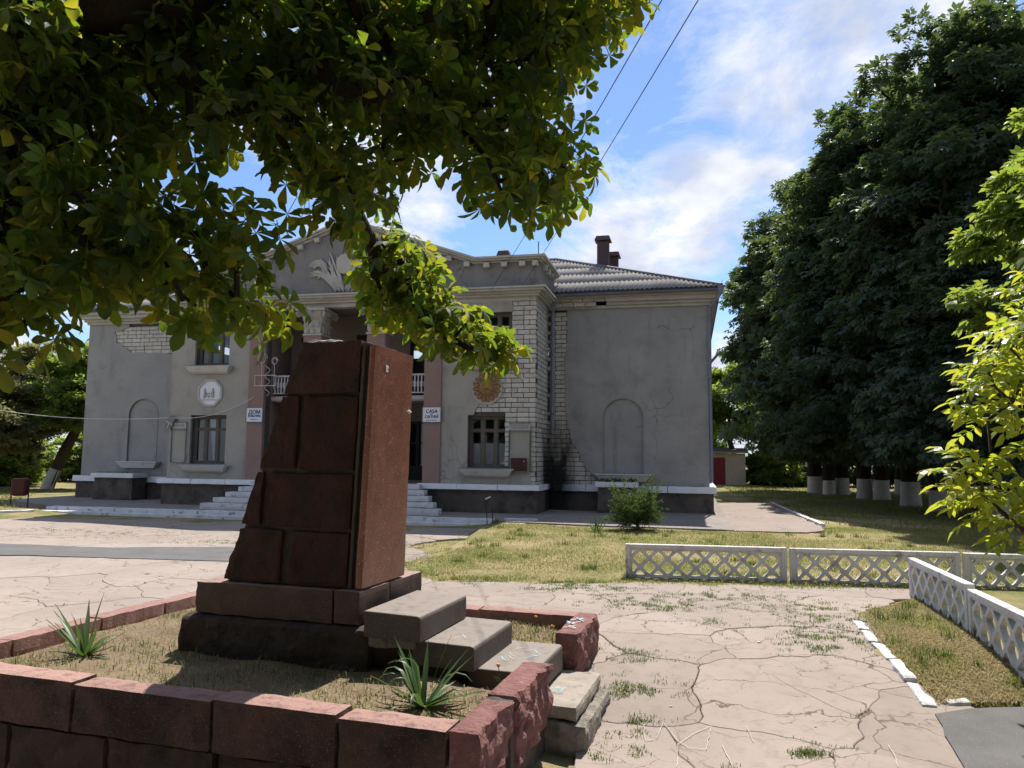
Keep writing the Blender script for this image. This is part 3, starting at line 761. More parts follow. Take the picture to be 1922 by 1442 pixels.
# ---- projecting centre
def sill_of(u0, u1, z, parent, tin=True):
    m = (u0+u1)/2; hw = (u1-u0)/2
    s = MB(); prof = [(-.10,-.30),(-.20,-.24),(-.27,-.13),(-.30,-.06)]
    for k in range(3):
        (a, za), (b, zb) = prof[k], prof[k+1]
        e0 = .02+.10*k/3*2; e1 = .02+.10*(k+1)/3*2
        s.hexa([(m-hw-e0,VF+a,z+za),(m+hw+e0,VF+a,z+za),(m+hw+e0,VF,z+za),(m-hw-e0,VF,z+za)],[(m-hw-e1,VF+b,z+zb-.002),(m+hw+e1,VF+b,z+zb-.002),(m+hw+e1,VF,z+zb-.002),(m-hw-e1,VF,z+zb-.002)])
    s.box(m-hw-.24,m+hw+.24,VF-.31,VF-.001,z-.06,z-.03)
    o = s.build('sill', MAT['sill_white'], parent)
    if tin:
        t = MB(); t.hexa([(m-hw-.26,VF-.33,z-.028),(m+hw+.05,VF-.33,z-.028),(m+hw+.05,VF+.22,z-.01),(m-hw-.26,VF+.22,z-.01)],[(m-hw-.26,VF-.33,z-.02),(m+hw+.05,VF-.33,z-.02),(m+hw+.05,VF+.22,z+.0),(m-hw-.26,VF+.22,z+.0)])
        t.build('sill_tin', MAT['blue_tin'], parent)
def window(u0, u1, z0, z1, v, parent, cols=3, curtain=None, mat='wood_dark', transom=.72, sill=True):
    f = MB(); fw = .075
    f.box(u0,u1,v,v+.09,z0,z0+fw); f.box(u0,u1,v,v+.09,z1-fw,z1)
    f.box(u0,u0+fw,v,v+.09,z0+fw,z1-fw); f.box(u1-fw,u1,v,v+.09,z0+fw,z1-fw)
    cw = (u1-u0)/cols
    for k in range(1, cols): f.box(u0+cw*k-.045,u0+cw*k+.045,v+.003,v+.085,z0+fw,z1-fw)
    w = f.build('window', MAT[mat], house)
    zt = z0+(z1-z0)*transom
    for k in range(cols):
        a = u0+(fw if k == 0 else cw*k+.045); b = u0+(cw*(k+1)-.045 if k < cols-1 else (u1-u0)-fw)
        s = MB(); sw = .035; v2 = v+.02
        for (za, zb) in ((z0+fw,zt-.02),(zt+.02,z1-fw)):
            s.box(a,b,v2,v2+.05,za,za+sw); s.box(a,b,v2,v2+.05,zb-sw,zb); s.box(a,a+sw,v2,v2+.05,za+sw,zb-sw); s.box(b-sw,b,v2,v2+.05,za+sw,zb-sw)
        s.box(a,b,v+.006,v+.08,zt-.0195,zt+.0195)
        s.build('sash', MAT[mat], w)
        for (za, zb) in ((z0+fw,zt-.02),(zt+.02,z1-fw)):
            pn = MB(); pn.box(a+sw-.004,b-sw+.004,v2+.022,v2+.027,za+sw-.004,zb-sw+.004); pn.build('pane', MAT['pane'], w)
        if curtain == 'half':
            V = []; F = []; n = 40
            for q in range(n+1):
                x = a+(b-a)*q/n; y = v+.09+.018*math.sin(q*1.35+k*2)+.01*noise.noise(Vector((q*.4,k,1)))
                V += [(x,y,z0+.06),(x,y*1.0,z0+(z1-z0)*.47+.01*math.sin(q*.9))]
                if q: F.append((2*q-2,2*q,2*q+1,2*q-1))
            link('curtain', pyd('curtain', V, F, True), MAT['curtain'], w)
    if curtain == 'drape':
        V = []; F = []; n = 26
        for q in range(n+1):
            t = q/n; x = u0+(u1-u0)*(.40+.22*t); x2 = u0+(u1-u0)*(.52+.14*t)
            y = v+.10+.02*math.sin(q*1.7)
            V += [(x2,y,z0+.1),(x,y,z1-.1)]
            if q: F.append((2*q-2,2*q,2*q+1,2*q-1))
        link('curtain', pyd('curtain', V, F, True), MAT['curtain'], w)
    return w
def centre_side(side):
    if side == 'r':
        wa, wb, pa_, pb_ = -9.11, A1, -9.11, -8.52
        W = [(-7.60,-6.28,1.60,3.26),(-7.50,-6.22,5.05,6.62)]
    else:
        wa, wb, pa_, pb_ = A0, -14.94, -15.54, -14.94
        W = [(-17.77,-16.40,1.60,3.28),(-17.72,-16.40,5.05,6.62)]
    holes = [rect(*q) for q in W]
    wall = link('wall', panel('wall', rect(wa,wb,.2,7.1), [h[::-1] for h in holes], VF+.07, VF+.36), MAT['mortar'], house)
    if side == 'r':
        inner = ragged([(-6.20,7.12),(-6.20,6.68)], .02, .1, 1) + [(-6.20,5.05)]
        edge = [(-6.18,7.12),(-6.16,6.64),(-7.5,6.64),(-7.5,5.03)] + ragged([(-7.35,4.95),(-7.25,4.6),(-7.35,4.1),(-7.05,3.75),(-7.3,3.55),(-7.42,3.30)], .06, .1, 2) + [(-7.62,3.28),(-7.62,1.58),(-6.26,1.58)] + ragged([(-6.26,1.62),(-5.95,1.62),(-5.62,1.55),(-5.55,1.3),(-5.5,1.05)], .03, .1, 4) + [(-8.52,1.05),(-8.52,7.12)]
        link('plaster', panel('plaster', edge, [], VF-.02, VF+.06), MAT['plaster_warm'], wall)
        # block work with the window openings left free
        def reg(z):
            if z > 6.72: return (-7.4,-5.41)
            if z > 5.03: return (-6.20,-5.41)
            if z > 3.30: return (-7.5,-5.41)
            if z > 1.6: return (-6.26,-5.41)
            return (-5.75,-5.41)
        lay(wall, reg, 'front', VF+.012, 1.02, 7.05, 8)
        lay(wall, lambda z: (VF+.015,.06), 'side', A1+.004, 1.02, 7.05, 9, True)
        lo = MB()   # upright soldier blocks above the upper window
        for k in range(5): pass
        # plastered panel behind the notice board
        b = MB(); b.box(-6.22,-5.52,VF-.032,VF+.02,1.5,2.86); b.build('plaster_panel', MAT['plaster_warm'], wall)
        ring = MB()
    else:
        edge = [(A0,1.05),(-15.54,1.05),(-15.54,7.12),(A0,7.12)]
        link('plaster', panel('plaster', edge, [h[::-1] for h in [rect(-17.79,-16.38,1.58,3.30),rect(-17.74,-16.38,5.03,6.64)]], VF-.02, VF+.068), MAT['plaster_warm'], wall)
        ptch = MB(); ptch.box(-18.5,-17.95,VF-.033,VF-.0,1.62,2.9); ptch.build('plaster_panel', MAT['plaster_warm'], wall)
    pil = MB(); pil.box(pa_,pb_,VF-.09,VF+.069,1.05,7.02); pil.build('pilaster', MAT['pink'], house, bevel=.01)
    # the returns into the loggia and at the flank
    r_ = MB()
    if side == 'r': r_.box(-9.11,-8.85,VF+.362,-.3,.2,7.06); r_.build('wall', MAT['pink'], house)
    else: r_.box(-15.2,-14.94,VF+.362,-.3,.2,7.06); r_.build('wall', MAT['pink'], house)
    f = MB()
    if side == 'r': f.box(A1-.36,A1-.075,VF+.365,.065,.2,7.06); f.build('wall', MAT['mortar'], house)
    else: f.box(A0+.0,A0+.3,VF+.365,.065,.2,7.06); f.build('wall', MAT['plaster'], house)
    for k, q in enumerate(W):
        w = window(*q, VF+.20, wall, 3, ('half' if side == 'r' else 'drape') if k == 0 else None)
        sill_of(q[0], q[1], q[2], w, True)
    # base and ledge
    p = MB()
    e0, e1 = (wa-.02, wb+.1) if side == 'r' else (wa-.1, wb+.02)
    p.box(e0, e1, VF-.14, VF+.066, .0, .90); p.build('plinth', MAT['plinth'], house)
    if side == 'r':
        q = MB(); q.box(A1-.05,A1+.1,VF+.068,.06,.0,.898); q.build('plinth', MAT['plinth'], house)
        q = MB(); q.box(A1-.04,A1+.20,VF+.08,.02,.90,1.07); q.build('ledge', MAT['ledge_white'], house)
    n = 3; ln = (e1-e0+.2)/n
    for k in range(n):
        x0 = e0-.10+k*ln+.005; x1 = e0-.10+(k+1)*ln-.005
        c = bxc(x0,x1,VF-.30,VF+.075,.905,1.06); c[4] = (x0,VF-.26,1.085); c[5] = (x1,VF-.26,1.085)
        link('ledge', rough_mesh('ledge', c, (12,2,2), .010, 5, k+(side == 'r')*9+30, .008), MAT['ledge_white'], house)
centre_side('r'); centre_side('l')
# soldier course above the upper right window
for k in range(5):
    o = bpy.data.objects.new('brick', brick_mesh('full', k % 5)); col.objects.link(o); o.parent = house
    o.location = (-7.32+k*.165, VF-.012, 6.86); o.rotation_euler = (0, R(90), 0); o.scale = (.95,1,1)
# loggia: back wall, doors, balcony, piers with capitals
LV = -.5
doors = [(-10.55,-9.42,1.1,3.16),(-12.6,-11.45,1.1,3.16),(-14.6,-13.5,1.1,3.16)]
ups = [(-10.30,-9.35,4.05,6.25),(-12.35,-11.5,4.05,6.3),(-14.55,-13.65,4.05,6.25)]
link('wall', panel('wall', rect(-14.93,-9.115,1.0,7.05), [rect(*q)[::-1] for q in doors+ups], LV, LV+.3), MAT['loggia'], house)
for q in doors+ups:
    d = MB(); u0,u1,z0,z1 = q; fw = .08; v = LV+.12
    d.box(u0,u1,v,v+.08,z1-fw,z1); d.box(u0,u0+fw,v,v+.08,z0,z1-fw); d.box(u1-fw,u1,v,v+.08,z0,z1-fw)
    m = (u0+u1)/2; d.box(m-.05,m+.05,v+.003,v+.07,z0,z1-fw); d.box(u0+fw,u1-fw,v+.006,v+.06,z0,z0+.5); d.box(u0+fw,u1-fw,v+.006,v+.06,z0+1.28,z0+1.33)
    dr = d.build('door', MAT['black'], house)
    for (a, b) in ((u0+fw,m-.05),(m+.05,u1-fw)):
        for (za, zb) in ((z0+.5,z0+1.28),(z0+1.33,z1-fw)):
            pn = MB(); pn.box(a-.003,b+.003,v+.03,v+.036,za-.003,zb+.003); pn.build('pane', MAT['pane'], dr)
fl = MB(); fl.box(-15.0,-9.05,VF+.37,LV+.4,.3,1.04); fl.build('porch_floor', MAT['step_concrete'], house)
ce = MB(); ce.box(-14.93,-9.12,VF+.30,LV+.2,6.98,7.07); ce.build('porch_ceiling', MAT['loggia'], house)
ba = MB(); ba.box(-14.93,-9.115,-1.75,LV-.002,3.80,3.98); ba.box(-14.92,-9.12,-1.80,-1.751,3.84,3.95)
bal = ba.build('balcony', MAT['trim'], house)
rl = MB(); rl.box(-14.92,-9.12,-1.72,-1.66,4.66,4.72); rl.build('handrail', MAT['white_paint'], bal)
rl = MB(); rl.box(-14.92,-9.12,-1.71,-1.67,4.06,4.10); rl.build('bottom_rail', MAT['white_paint'], bal)
bm_ = MB().box(-.022,.022,-.022,.022,0,.56).box(-.04,.04,-.03,.03,.18,.36).mesh('baluster'); bm_.materials.append(MAT['white_paint'])
for k in range(48):
    o = bpy.data.objects.new('baluster', bm_); col.objects.link(o); o.parent = bal; o.location = (-14.85+k*.121,-1.69,4.10)
def capital(uc):
    sh = MB(); sh.box(uc-.33,uc+.33,VF-.05,VF+.61,1.04,6.02); c = sh.build('column', MAT['pink'], house, bevel=.015)
    vc = VF+.28
    nk = MB(); nk.box(uc-.36,uc+.36,vc-.36,vc+.36,6.02,6.09); nk.build('necking', MAT['trim'], c, bevel=.015)
    # flaring bell
    b = MB(); secs = [(.31,6.09),(.33,6.25),(.36,6.5),(.42,6.72),(.50,6.86)]
    n = 24; base = 0; V = []; F = []
    for (r_, z) in secs:
        for k in range(n):
            t = 2*math.pi*k/n; cc, ss = math.cos(t), math.sin(t); q = max(abs(cc), abs(ss)); s = (1/q)**.75
            V.append((uc+cc*r_*s, vc+ss*r_*s, z))
    for i in range(len(secs)-1):
        for k in range(n): F.append((i*n+k, i*n+(k+1)%n, (i+1)*n+(k+1)%n, (i+1)*n+k))
    link('capital', pyd('capital', V, F, True), MAT['trim'], c)
    ab = MB(); ab.box(uc-.55,uc+.55,vc-.55,vc+.55,6.861,6.93); ab.box(uc-.5,uc+.5,vc-.5,vc+.5,6.931,6.985); ab.build('abacus', MAT['trim'], c, bevel=.01)
    def leaf(p, d, h, w, mb):
        # curled acanthus leaf standing against the bell
        d = Vector(d).normalized(); s = Vector((-d.y, d.x, 0)); p = Vector(p); prev = None
        rows = []
        for k in range(6):
            t = k/5; out = .02+.03*t+.10*max(0, t-.55)**1.2*2.2; zz = h*math.sin(min(t*1.25, 1)*math.pi/2)-(.06*max(0, t-.8)*5)
            ww = w*(1-.75*abs(t-.45)**1.5)*(1.0 if k % 2 else .82)
            rows.append([p+d*out-s*ww+Vector((0,0,zz)), p+d*(out+.025)+Vector((0,0,zz)), p+d*out+s*ww+Vector((0,0,zz))])
        n0 = len(mb.v)
        for r_ in rows: mb.v += [tuple(q) for q in r_]
        for k in range(5):
            for j in range(2): mb.f.append((n0+k*3+j, n0+k*3+j+1, n0+k*3+j+4, n0+k*3+j+3))
    for (z, h, off, rad) in ((6.10,.30,0,.33),(6.22,.42,.5,.34)):
        for sidev, dirv in (((1,0),(0,-1)),((0,1),(1,0)),((0,1),(-1,0))):
            for k in range(3):
                a = (k-1+off*.5*(1 if k < 1 else -1 if k > 1 else 0))*.22
                mb = MB(); leaf((uc+sidev[0]*a+dirv[0]*rad, vc+sidev[1]*a+dirv[1]*rad, z), (dirv[0],dirv[1],0), h, .105, mb)
                link('acanthus_leaf', mb.mesh('acanthus_leaf', False), MAT['trim'], c)
    for sx in (-1,1):
        for sy in (-1,1):
            vmb = MB(); pts = []
            for k in range(22):
                t = k/21*2.2*2*math.pi; r_ = .105*(1-k/26); pts.append((uc+sx*(.46+.0*r_)+sx*math.cos(t)*r_*.7, vc+sy*.46+sy*math.cos(t)*r_*.7, 6.74+math.sin(t)*r_))
            vmb.tube(pts, .028, 5); vmb.build('volute', MAT['trim'], c)
    ros = MB(); 
    for k in range(6):
        t = k*math.pi/3; ros.tube([(uc,vc-.52,6.78),(uc+.07*math.cos(t),vc-.57,6.78+.07*math.sin(t)),(uc+.09*math.cos(t),vc-.54,6.78+.09*math.sin(t))],[.02,.03,.012],5)
    ros.build('rosette', MAT['trim'], c)
capital(-10.86); capital(-13.2)
# entablature over the centre: stepped mouldings
ent = MB()
for k, (e, z0, z1) in enumerate(((.0,6.985,7.12),(.10,7.122,7.20),(.18,7.202,7.27),(.30,7.272,7.345),(.36,7.347,7.40))):
    ent.box(A0-e-.02, A1+e+.02, VF-e-.03, .06-.001*k, z0, z1)
ent.build('entablature', MAT['trim'], house)
# parapet blocks, pediment, modillions
for (a, b) in ((-7.50,A1+.1),(A0-.1,-16.55)):
    par = MB(); par.box(a, b, VF+.06, VF+.7, 7.41, 8.28)
    if b > -12: par.box(A1-.5, A1+.1, VF+.702, .6, 7.41, 8.279)
    par.build('parapet', MAT['parapet'], house)
for (a, b) in ((-7.46,A1+.1),(A0-.1,-16.6)):
    cp = MB()
    for k, (e, z0, z1) in enumerate(((.06,8.281,8.34),(.16,8.342,8.40),(.22,8.402,8.47))):
        cp.box(a-(e if a < -12 else 0), b+(e if b > -12 else 0), VF+.06-e, VF+.8, z0, z1)
    if b > -12:
        for k, (e, z0, z1) in enumerate(((.06,8.283,8.339),(.16,8.343,8.399),(.22,8.403,8.469))):
            cp.box(A1-.5, A1+.1+e-.001, VF+.801, .7, z0, z1)
    cp.build('parapet_coping', MAT['trim'], house)
def modillion(u, z, v0, v1, parent, along='u'):
    m = MB()
    if along == 'u': m.box(u-.10,u+.10,v0,v1,z-.16,z)
    else: m.box(v0,v1,u-.10,u+.10,z-.16,z)
    m.build('modillion', MAT['trim'], parent, bevel=.012)
for u in (-7.05,-6.45,-5.85,-5.42): modillion(u, 8.278, VF-.12, VF+.057, house)
for u in (-17.0,-17.6,-18.2,-18.62): modillion(u, 8.278, VF-.12, VF+.057, house)
for v in (-1.6,-1.0,-.4): modillion(v, 8.278, A1+.103, A1+.26, house, 'v')
AP = 10.06
pd = MB()
pd.prism([(-16.55,VF+.10,7.41),(-7.50,VF+.10,7.41),(-7.50,VF+.10,8.30),(CEN,VF+.10,AP-.22),(-16.55,VF+.10,8.30)], (0,.6,0))
ped = pd.build('pediment', MAT['parapet'], house)
for sgn in (-1, 1):
    ue = -7.42 if sgn > 0 else -16.63
    for (e, d0, d1) in ((.06,-.20,-.12),(.16,-.118,-.05),(.22,-.048,.02)):
        rk = MB(); zc, ze = AP, 8.455
        v0, v1 = VF+.10-e, VF+.8
        rk.hexa([(ue,v0,ze+d0),(CEN,v0,zc+d0),(CEN,v1,zc+d0),(ue,v1,ze+d0)],[(ue,v0,ze+d1),(CEN,v0,zc+d1),(CEN,v1,zc+d1),(ue,v1,ze+d1)])
        rk.build('raking_cornice', MAT['trim'], ped)
    for k in range(7):
        t = (k+.5)/7.3; u = ue+(CEN-ue)*t; z = 8.455+(AP-8.455)*t-.21
        modillion(u, z, VF-.06, VF+.097, ped)
# plaster relief in the pediment: shield, sheaves and banners
def relief():
    rr = random.Random(4); mb = MB(); c = Vector((CEN-.1, VF+.09, 8.15))
    for k in range(64):
        s = 1 if k % 2 else -1; a = rr.uniform(.15,1.35); l = rr.uniform(.7,1.35)
        p0 = c+Vector((s*rr.uniform(.0,.35),0,-.62+rr.uniform(0,.2)))
        pts = []
        for q in range(6):
            t = q/5; ang = math.pi/2 - s*(a*t*1.25); pts.append(p0+Vector((s*l*t*math.sin(a)*.9, -.03-.04*math.sin(t*3), l*t*math.cos(a*t*.9)*1.05)))
        mb.tube(pts, [.02,.035,.045,.04,.035,.012], 5)
    for s in (-1,1):
        for j in range(4):
            pts = []
            for q in range(16):
                t = q/15; ang = t*4.6; r_ = (.42-.07*j)*(1-.55*t)
                pts.append(c+Vector((s*(.95-.0*j+r_*math.cos(ang+.4)), -.04, .15+r_*math.sin(ang+.4))))
            mb.tube(pts, .032, 5)
    mb.build('relief_emblem', MAT['trim'], ped)
    sh = MB(); V = []
    sh.prism([c+Vector((.30*math.cos(t*math.pi/8), -.10, .36*math.sin(t*math.pi/8)+.35)) for t in range(16)], (0,.10,0))
    sh.build('relief_shield', MAT['trim'], ped, bevel=.02)
relief()
# wing cornices, gutters, roof
for side, (a, b) in (('r', (A1+.3, U1)), ('l', (U0, A0-.3))):
    co = MB()
    for k, (e, z0, z1) in enumerate(((.08,7.06,7.16),(.16,7.162,7.26),(.27,7.262,7.40),(.36,7.402,7.52))):
        x0 = a if side == 'r' else a-e; x1 = b+e if side == 'r' else b
        if side == 'r' and k in (1,2): x0 = -3.35
        co.box(x0, x1, -e, 1.2, z0, z1)
        if side == 'r': co.box(b-.3, b+e-.001, 1.201, 12.3+e, z0, z1)
    co.build('cornice', MAT['trim'], house)
gu = MB(); gu.tube([(A1+.25,-.46,7.47),(.45,-.46,7.50)], .05, 8); gu.build('gutter', MAT['roof_trim'], house)
for q in ((A1+.2,.44,-.43,-.36,7.522,7.60),(U0-.4,A0-.2,-.43,-.36,7.522,7.60),(.36,.43,-.358,12.6,7.523,7.599)):
    gt = MB(); gt.box(*q); gt.build('fascia', MAT['roof_trim'], house)
# roof body (hipped) and corrugated sheets
EZ = 7.56; K = .43; E = .44; D = 12.3
rb = MB(); hh = (D+2*E)/2
x0,x1,y0,y1 = U0-E, U1+E, -E, D+E
zr = EZ+K*hh
n = len(rb.v); rb.v += [(x0,y0,EZ),(x1,y0,EZ),(x1,y1,EZ),(x0,y1,EZ),(x0+hh,y0+hh,zr),(x1-hh,y0+hh,zr)]
rb.f += [(3,2,1,0),(0,1,5,4),(1,2,5),(2,3,4,5),(3,0,4)]
roof = rb.build('roof', MAT['roof_trim'], house)
def corrugated():
    """corrugated asbestos sheets, each its own piece, lapped up the slope"""
    W, Ls, waves, amp = 1.12, 1.7, 7, .022
    sl = math.sqrt(1+K*K)
    def sheet_mesh(cut=None):
        V = []; F = []; nx = waves*6; ny = 1
        for j in range(2):
            for i in range(nx+1):
                V.append((W*i/nx, j*Ls, amp*math.cos(2*math.pi*waves*i/nx)+.035+(.012 if j == 0 else 0)))
        for i in range(nx): F.append((i, i+1, nx+2+i, nx+1+i))
        m2 = len(V); V += [(x,y,z-.008) for x,y,z in V]
        F += [tuple(q+m2 for q in f)[::-1] for f in F[:nx]]
        for i in range(nx): F.append((i+1, i, m2+i, m2+i+1))
        me = pyd('roof_sheet', V, F, True); me.materials.append(MAT['asbestos']); return me
    base = sheet_mesh()
    ang = math.atan(K)
    rows = int(hh*sl/(Ls*.93))+1
    for j in range(rows):
        s = j*Ls*.93
        v = y0-.03 + s/sl; z = EZ + s*K/sl
        inset = s/sl
        lo, hi = x0+inset, x1-inset
        u = hi
        nfull = int((hi-lo-Ls)/W)
        if nfull < 1: break
        for k in range(nfull+2):
            uu = hi - W*(k+1)
            if uu < lo-.5: break
            if -18.4 < uu < -7.0 and v < 1.0: continue        # hidden behind the pediment
            over = (uu+W) + Ls/sl - hi                        # beyond the hip: cut the sheet
            me = base
            if over > 0:
                bm = bmesh.new(); bm.from_mesh(base)
                # hip plane: u + v/sl = const in sheet space
                nrm = Vector((1, 1/sl, 0)).normalized()
                bmesh.ops.bisect_plane(bm, geom=list(bm.verts)+list(bm.edges)+list(bm.faces), plane_co=Vector((hi-uu, 0, 0)), plane_no=nrm, clear_outer=True)
                me = bpy.data.meshes.new('roof_sheet'); bm.to_mesh(me); bm.free()
                if len(me.polygons) == 0: continue
                me.materials.clear(); me.materials.append(MAT['asbestos'])
            o = bpy.data.objects.new('roof_sheet', me); col.objects.link(o); o.parent = roof
            o.location = (uu, v, z+.01+.004*(k % 2)); o.rotation_euler = (ang, 0, R(random.uniform(-.25,.25)))
corrugated()
for (pa_, pb_) in (((x1,y0,EZ),(x1-hh,y0+hh,zr)),((x0,y0,EZ),(x0+hh,y0+hh,zr)),((x0+hh,y0+hh,zr),(x1-hh,y0+hh,zr))):
    r_ = MB(); r_.tube([Vector(pa_)+Vector((0,0,.07)),Vector(pb_)+Vector((0,0,.07))], .085, 8); r_.build('ridge_cap', MAT['roof_trim'], roof)
def chimney(u, v, zb, zt, w, d, cap=.18, mat='chimney'):
    s = MB(); s.box(u-w/2,u+w/2,v-d/2,v+d/2,zb,zt); c = s.build('chimney', MAT[mat], roof)
    h = MB()
    h.tube([(u-w*.4,v,zt-.02),(u-w*.4,v,zt+.06)], .015, 4); h.tube([(u+w*.4,v,zt-.02),(u+w*.4,v,zt+.06)], .015, 4)
    W = w/2+cap*.55; Dd = d/2+cap*.55; z = zt+.05
    nn = len(h.v); h.v += [(u-W,v-Dd,z),(u+W,v-Dd,z),(u+W,v+Dd,z),(u-W,v+Dd,z),(u-W*.78,v-Dd*.7,z+.19),(u+W*.78,v-Dd*.7,z+.19),(u+W*.78,v+Dd*.7,z+.19),(u-W*.78,v+Dd*.7,z+.19),(u,v,z+.27)]
    h.f += [tuple(nn+i for i in q) for q in ((0,3,2,1),(0,1,5,4),(1,2,6,5),(2,3,7,6),(3,0,4,7),(4,5,8),(5,6,8),(6,7,8),(7,4,8))]
    h.build('chimney_cap', MAT['chimney'], c)
chimney(-3.95,4.4,8.6,10.62,.46,.42)
chimney(-3.62,5.3,8.6,10.18,.38,.42)
chimney(-15.1,2.2,8.4,10.35,.55,.5)
chimney(-7.25,1.0,8.0,9.28,.34,.3,.14,'parapet')
an = MB(); an.tube([(-6.0,1.2,8.0),(-6.0,1.2,9.9)], .018, 5); an.build('antenna', MAT['black'], roof)
# downpipes
dp = MB(); dp.hexa([(-5.30,-.30,7.0),(-5.10,-.30,7.0),(-5.10,-.16,7.0),(-5.30,-.16,7.0)],[(-5.34,-.40,7.5),(-5.06,-.40,7.5),(-5.06,-.14,7.5),(-5.34,-.14,7.5)])
dp.tube([(-5.2,-.23,7.02),(-5.21,-.15,6.7),(-5.21,-.12,2.75)], .062, 10); d_ = dp.build('downpipe', MAT['downpipe'], house)
for z in (6.2,4.8,3.4):
    b = MB(); b.tube([(-5.21,-.12,z),(-5.21,-.12,z+.05)], .072, 10); b.build('bracket', MAT['roof_trim'], d_)
dp = MB(); dp.tube([(.42,-.42,7.45),(.38,-.40,7.32),(.06,-.12,6.95),(.05,-.11,6.4),(.05,-.11,4.6)], .06, 10); dp.tube([(.06,-.105,4.58),(.07,-.10,1.2)], .05, 10)
dp.hexa([(.34,-.50,7.36),(.48,-.50,7.36),(.48,-.36,7.36),(.34,-.36,7.36)],[(.32,-.54,7.62),(.56,-.54,7.62),(.56,-.34,7.62),(.32,-.34,7.62)])
dp.build('downpipe', MAT['downpipe'], house)
dp = MB(); dp.tube([(.5,4.2,6.0),(.14,4.0,5.55),(.13,4.0,1.0)], .06, 8); dp.build('downpipe', MAT['downpipe'], house)
hd = MB(); hd.box(.0,.34,2.6,11.5,4.6,7.0); 
# entrance steps
st = empty('entrance_steps', tuple(bw(-12.03, VF, .2)), BA, label='wide whitewashed entrance steps worn to bare concrete below the columns', cat='steps')
for k in range(5):
    hw = 4.05-.26*k; dpt = 1.75-.30*k; z0 = .17*k; z1 = .17*(k+1)
    parts = 3
    for q in range(parts):
        xa = -hw+2*hw*q/parts+.004; xb = -hw+2*hw*(q+1)/parts-.004
        link('step', rough_mesh('step', bxc(xa,xb,-dpt,-dpt+.34 if k < 4 else -.17,z0-.0+(.002 if k else -.05),z1), (14,3,2), .012, 4, k*5+q, .012), MAT['white_paint'], st)
fillr = MB(); fillr.box(-3.0,3.0,-.55,-.18,.0,.66); fillr.build('core', MAT['plinth'], st)
# flower boxes of rough stone with white caps
def flower_box(u, w, label, herb):
    e = empty('flower_box', tuple(bw(u, -.62, .18)), BA, label=label, cat='flower box', group='stone flower boxes before the wings')
    link('body', rough_mesh('body', bxc(-w/2,w/2,-.42,.36,0,.82), (10,6,8), .03, 5, u, .01), MAT['plinth'], e)
    link('cap', rough_mesh('cap', bxc(-w/2-.08,w/2+.08,-.5,.37,.825,1.0), (10,5,2), .01, 5, u+3, .01), MAT['ledge_white'], e)
    V = []; F = []
    for k in range(260):
        p = Vector((random.uniform(-w/2+.05,w/2-.02), random.uniform(-.42,.2), 1.0)); a = random.uniform(0,6.28); l = random.uniform(.06,.16)*herb
        d = Vector((math.cos(a),math.sin(a),random.uniform(.1,1.0)))*l; s_ = Vector((-math.sin(a),math.cos(a),0))*l*.3
        n0 = len(V); V += [p, p+d*.6-s_, p+d, p+d*.6+s_]; F.append((n0,n0+1,n0+2,n0+3))
    link('herbs', pyd('herbs', V, F), MAT['leaf_far'], e, kind='stuff')
flower_box(-2.95, 1.2, 'stone flower box with green herbs under the blind arch beside the juniper', 1.0)
flower_box(-21.85, 1.7, 'dark stone flower box with white cap under the blind arch by the leaning tree', .5)

# ---- things fixed to the front
def sign(u, lines, label):
    e = empty('sign_board', tuple(bw(u, VF-.125, 3.3)), BA, label=label, cat='sign', group='signs on the pink pilasters')
    p = MB(); p.box(-.30,.30,0,.03,-.235,.235); p.build('panel', MAT['sign_white'], e)
    f = MB(); f.box(-.325,.325,-.012,.032,.236,.26); f.box(-.325,.325,-.012,.032,-.26,-.236); f.box(-.325,-.301,-.012,.032,-.2355,.2355); f.box(.301,.325,-.012,.032,-.2355,.2355); f.build('frame', MAT['frame_grey'], e)
    for (t, s, z, bold) in lines:
        if t is None:           # a line of print too small to read
            q = MB(); x = -s/2
            while x < s/2:
                w = random.uniform(.008,.02); q.box(x,x+w,-.003,.001,z-.014,z+.014+random.uniform(-.006,.004)); x += w+.007
            q.build('small_print', MAT['frame_grey'], e); continue
        me = text_mesh(t, s); xs = [v.co.x for v in me.vertices]; w = max(xs)-min(xs)
        if w > .46: me.transform(Matrix.Scale(.46/w, 4, (1,0,0)))
        me.transform(Matrix.Scale(1.0, 4))
        o = link('lettering', me, MAT['sign_blue'], e, loc=(0,-.004,z))
        if bold:
            o2 = link('lettering', me, MAT['sign_blue'], e, loc=(.008,-.0052,z+.003))
sign(-15.24, [('ДОМ',.19,.09,1),('КУЛЬТУРЫ',.115,-.045,1),(None,.30,-.155,0)], 'white sign with blue Cyrillic letters ДОМ КУЛЬТУРЫ on pink pilaster')
sign(-8.815, [('CASA',.16,.10,1),('DE',.07,.015,0),('CULTURĂ',.125,-.075,1),(None,.36,-.185,0)], 'white sign with blue Latin letters CASA DE CULTURĂ on pink pilaster')
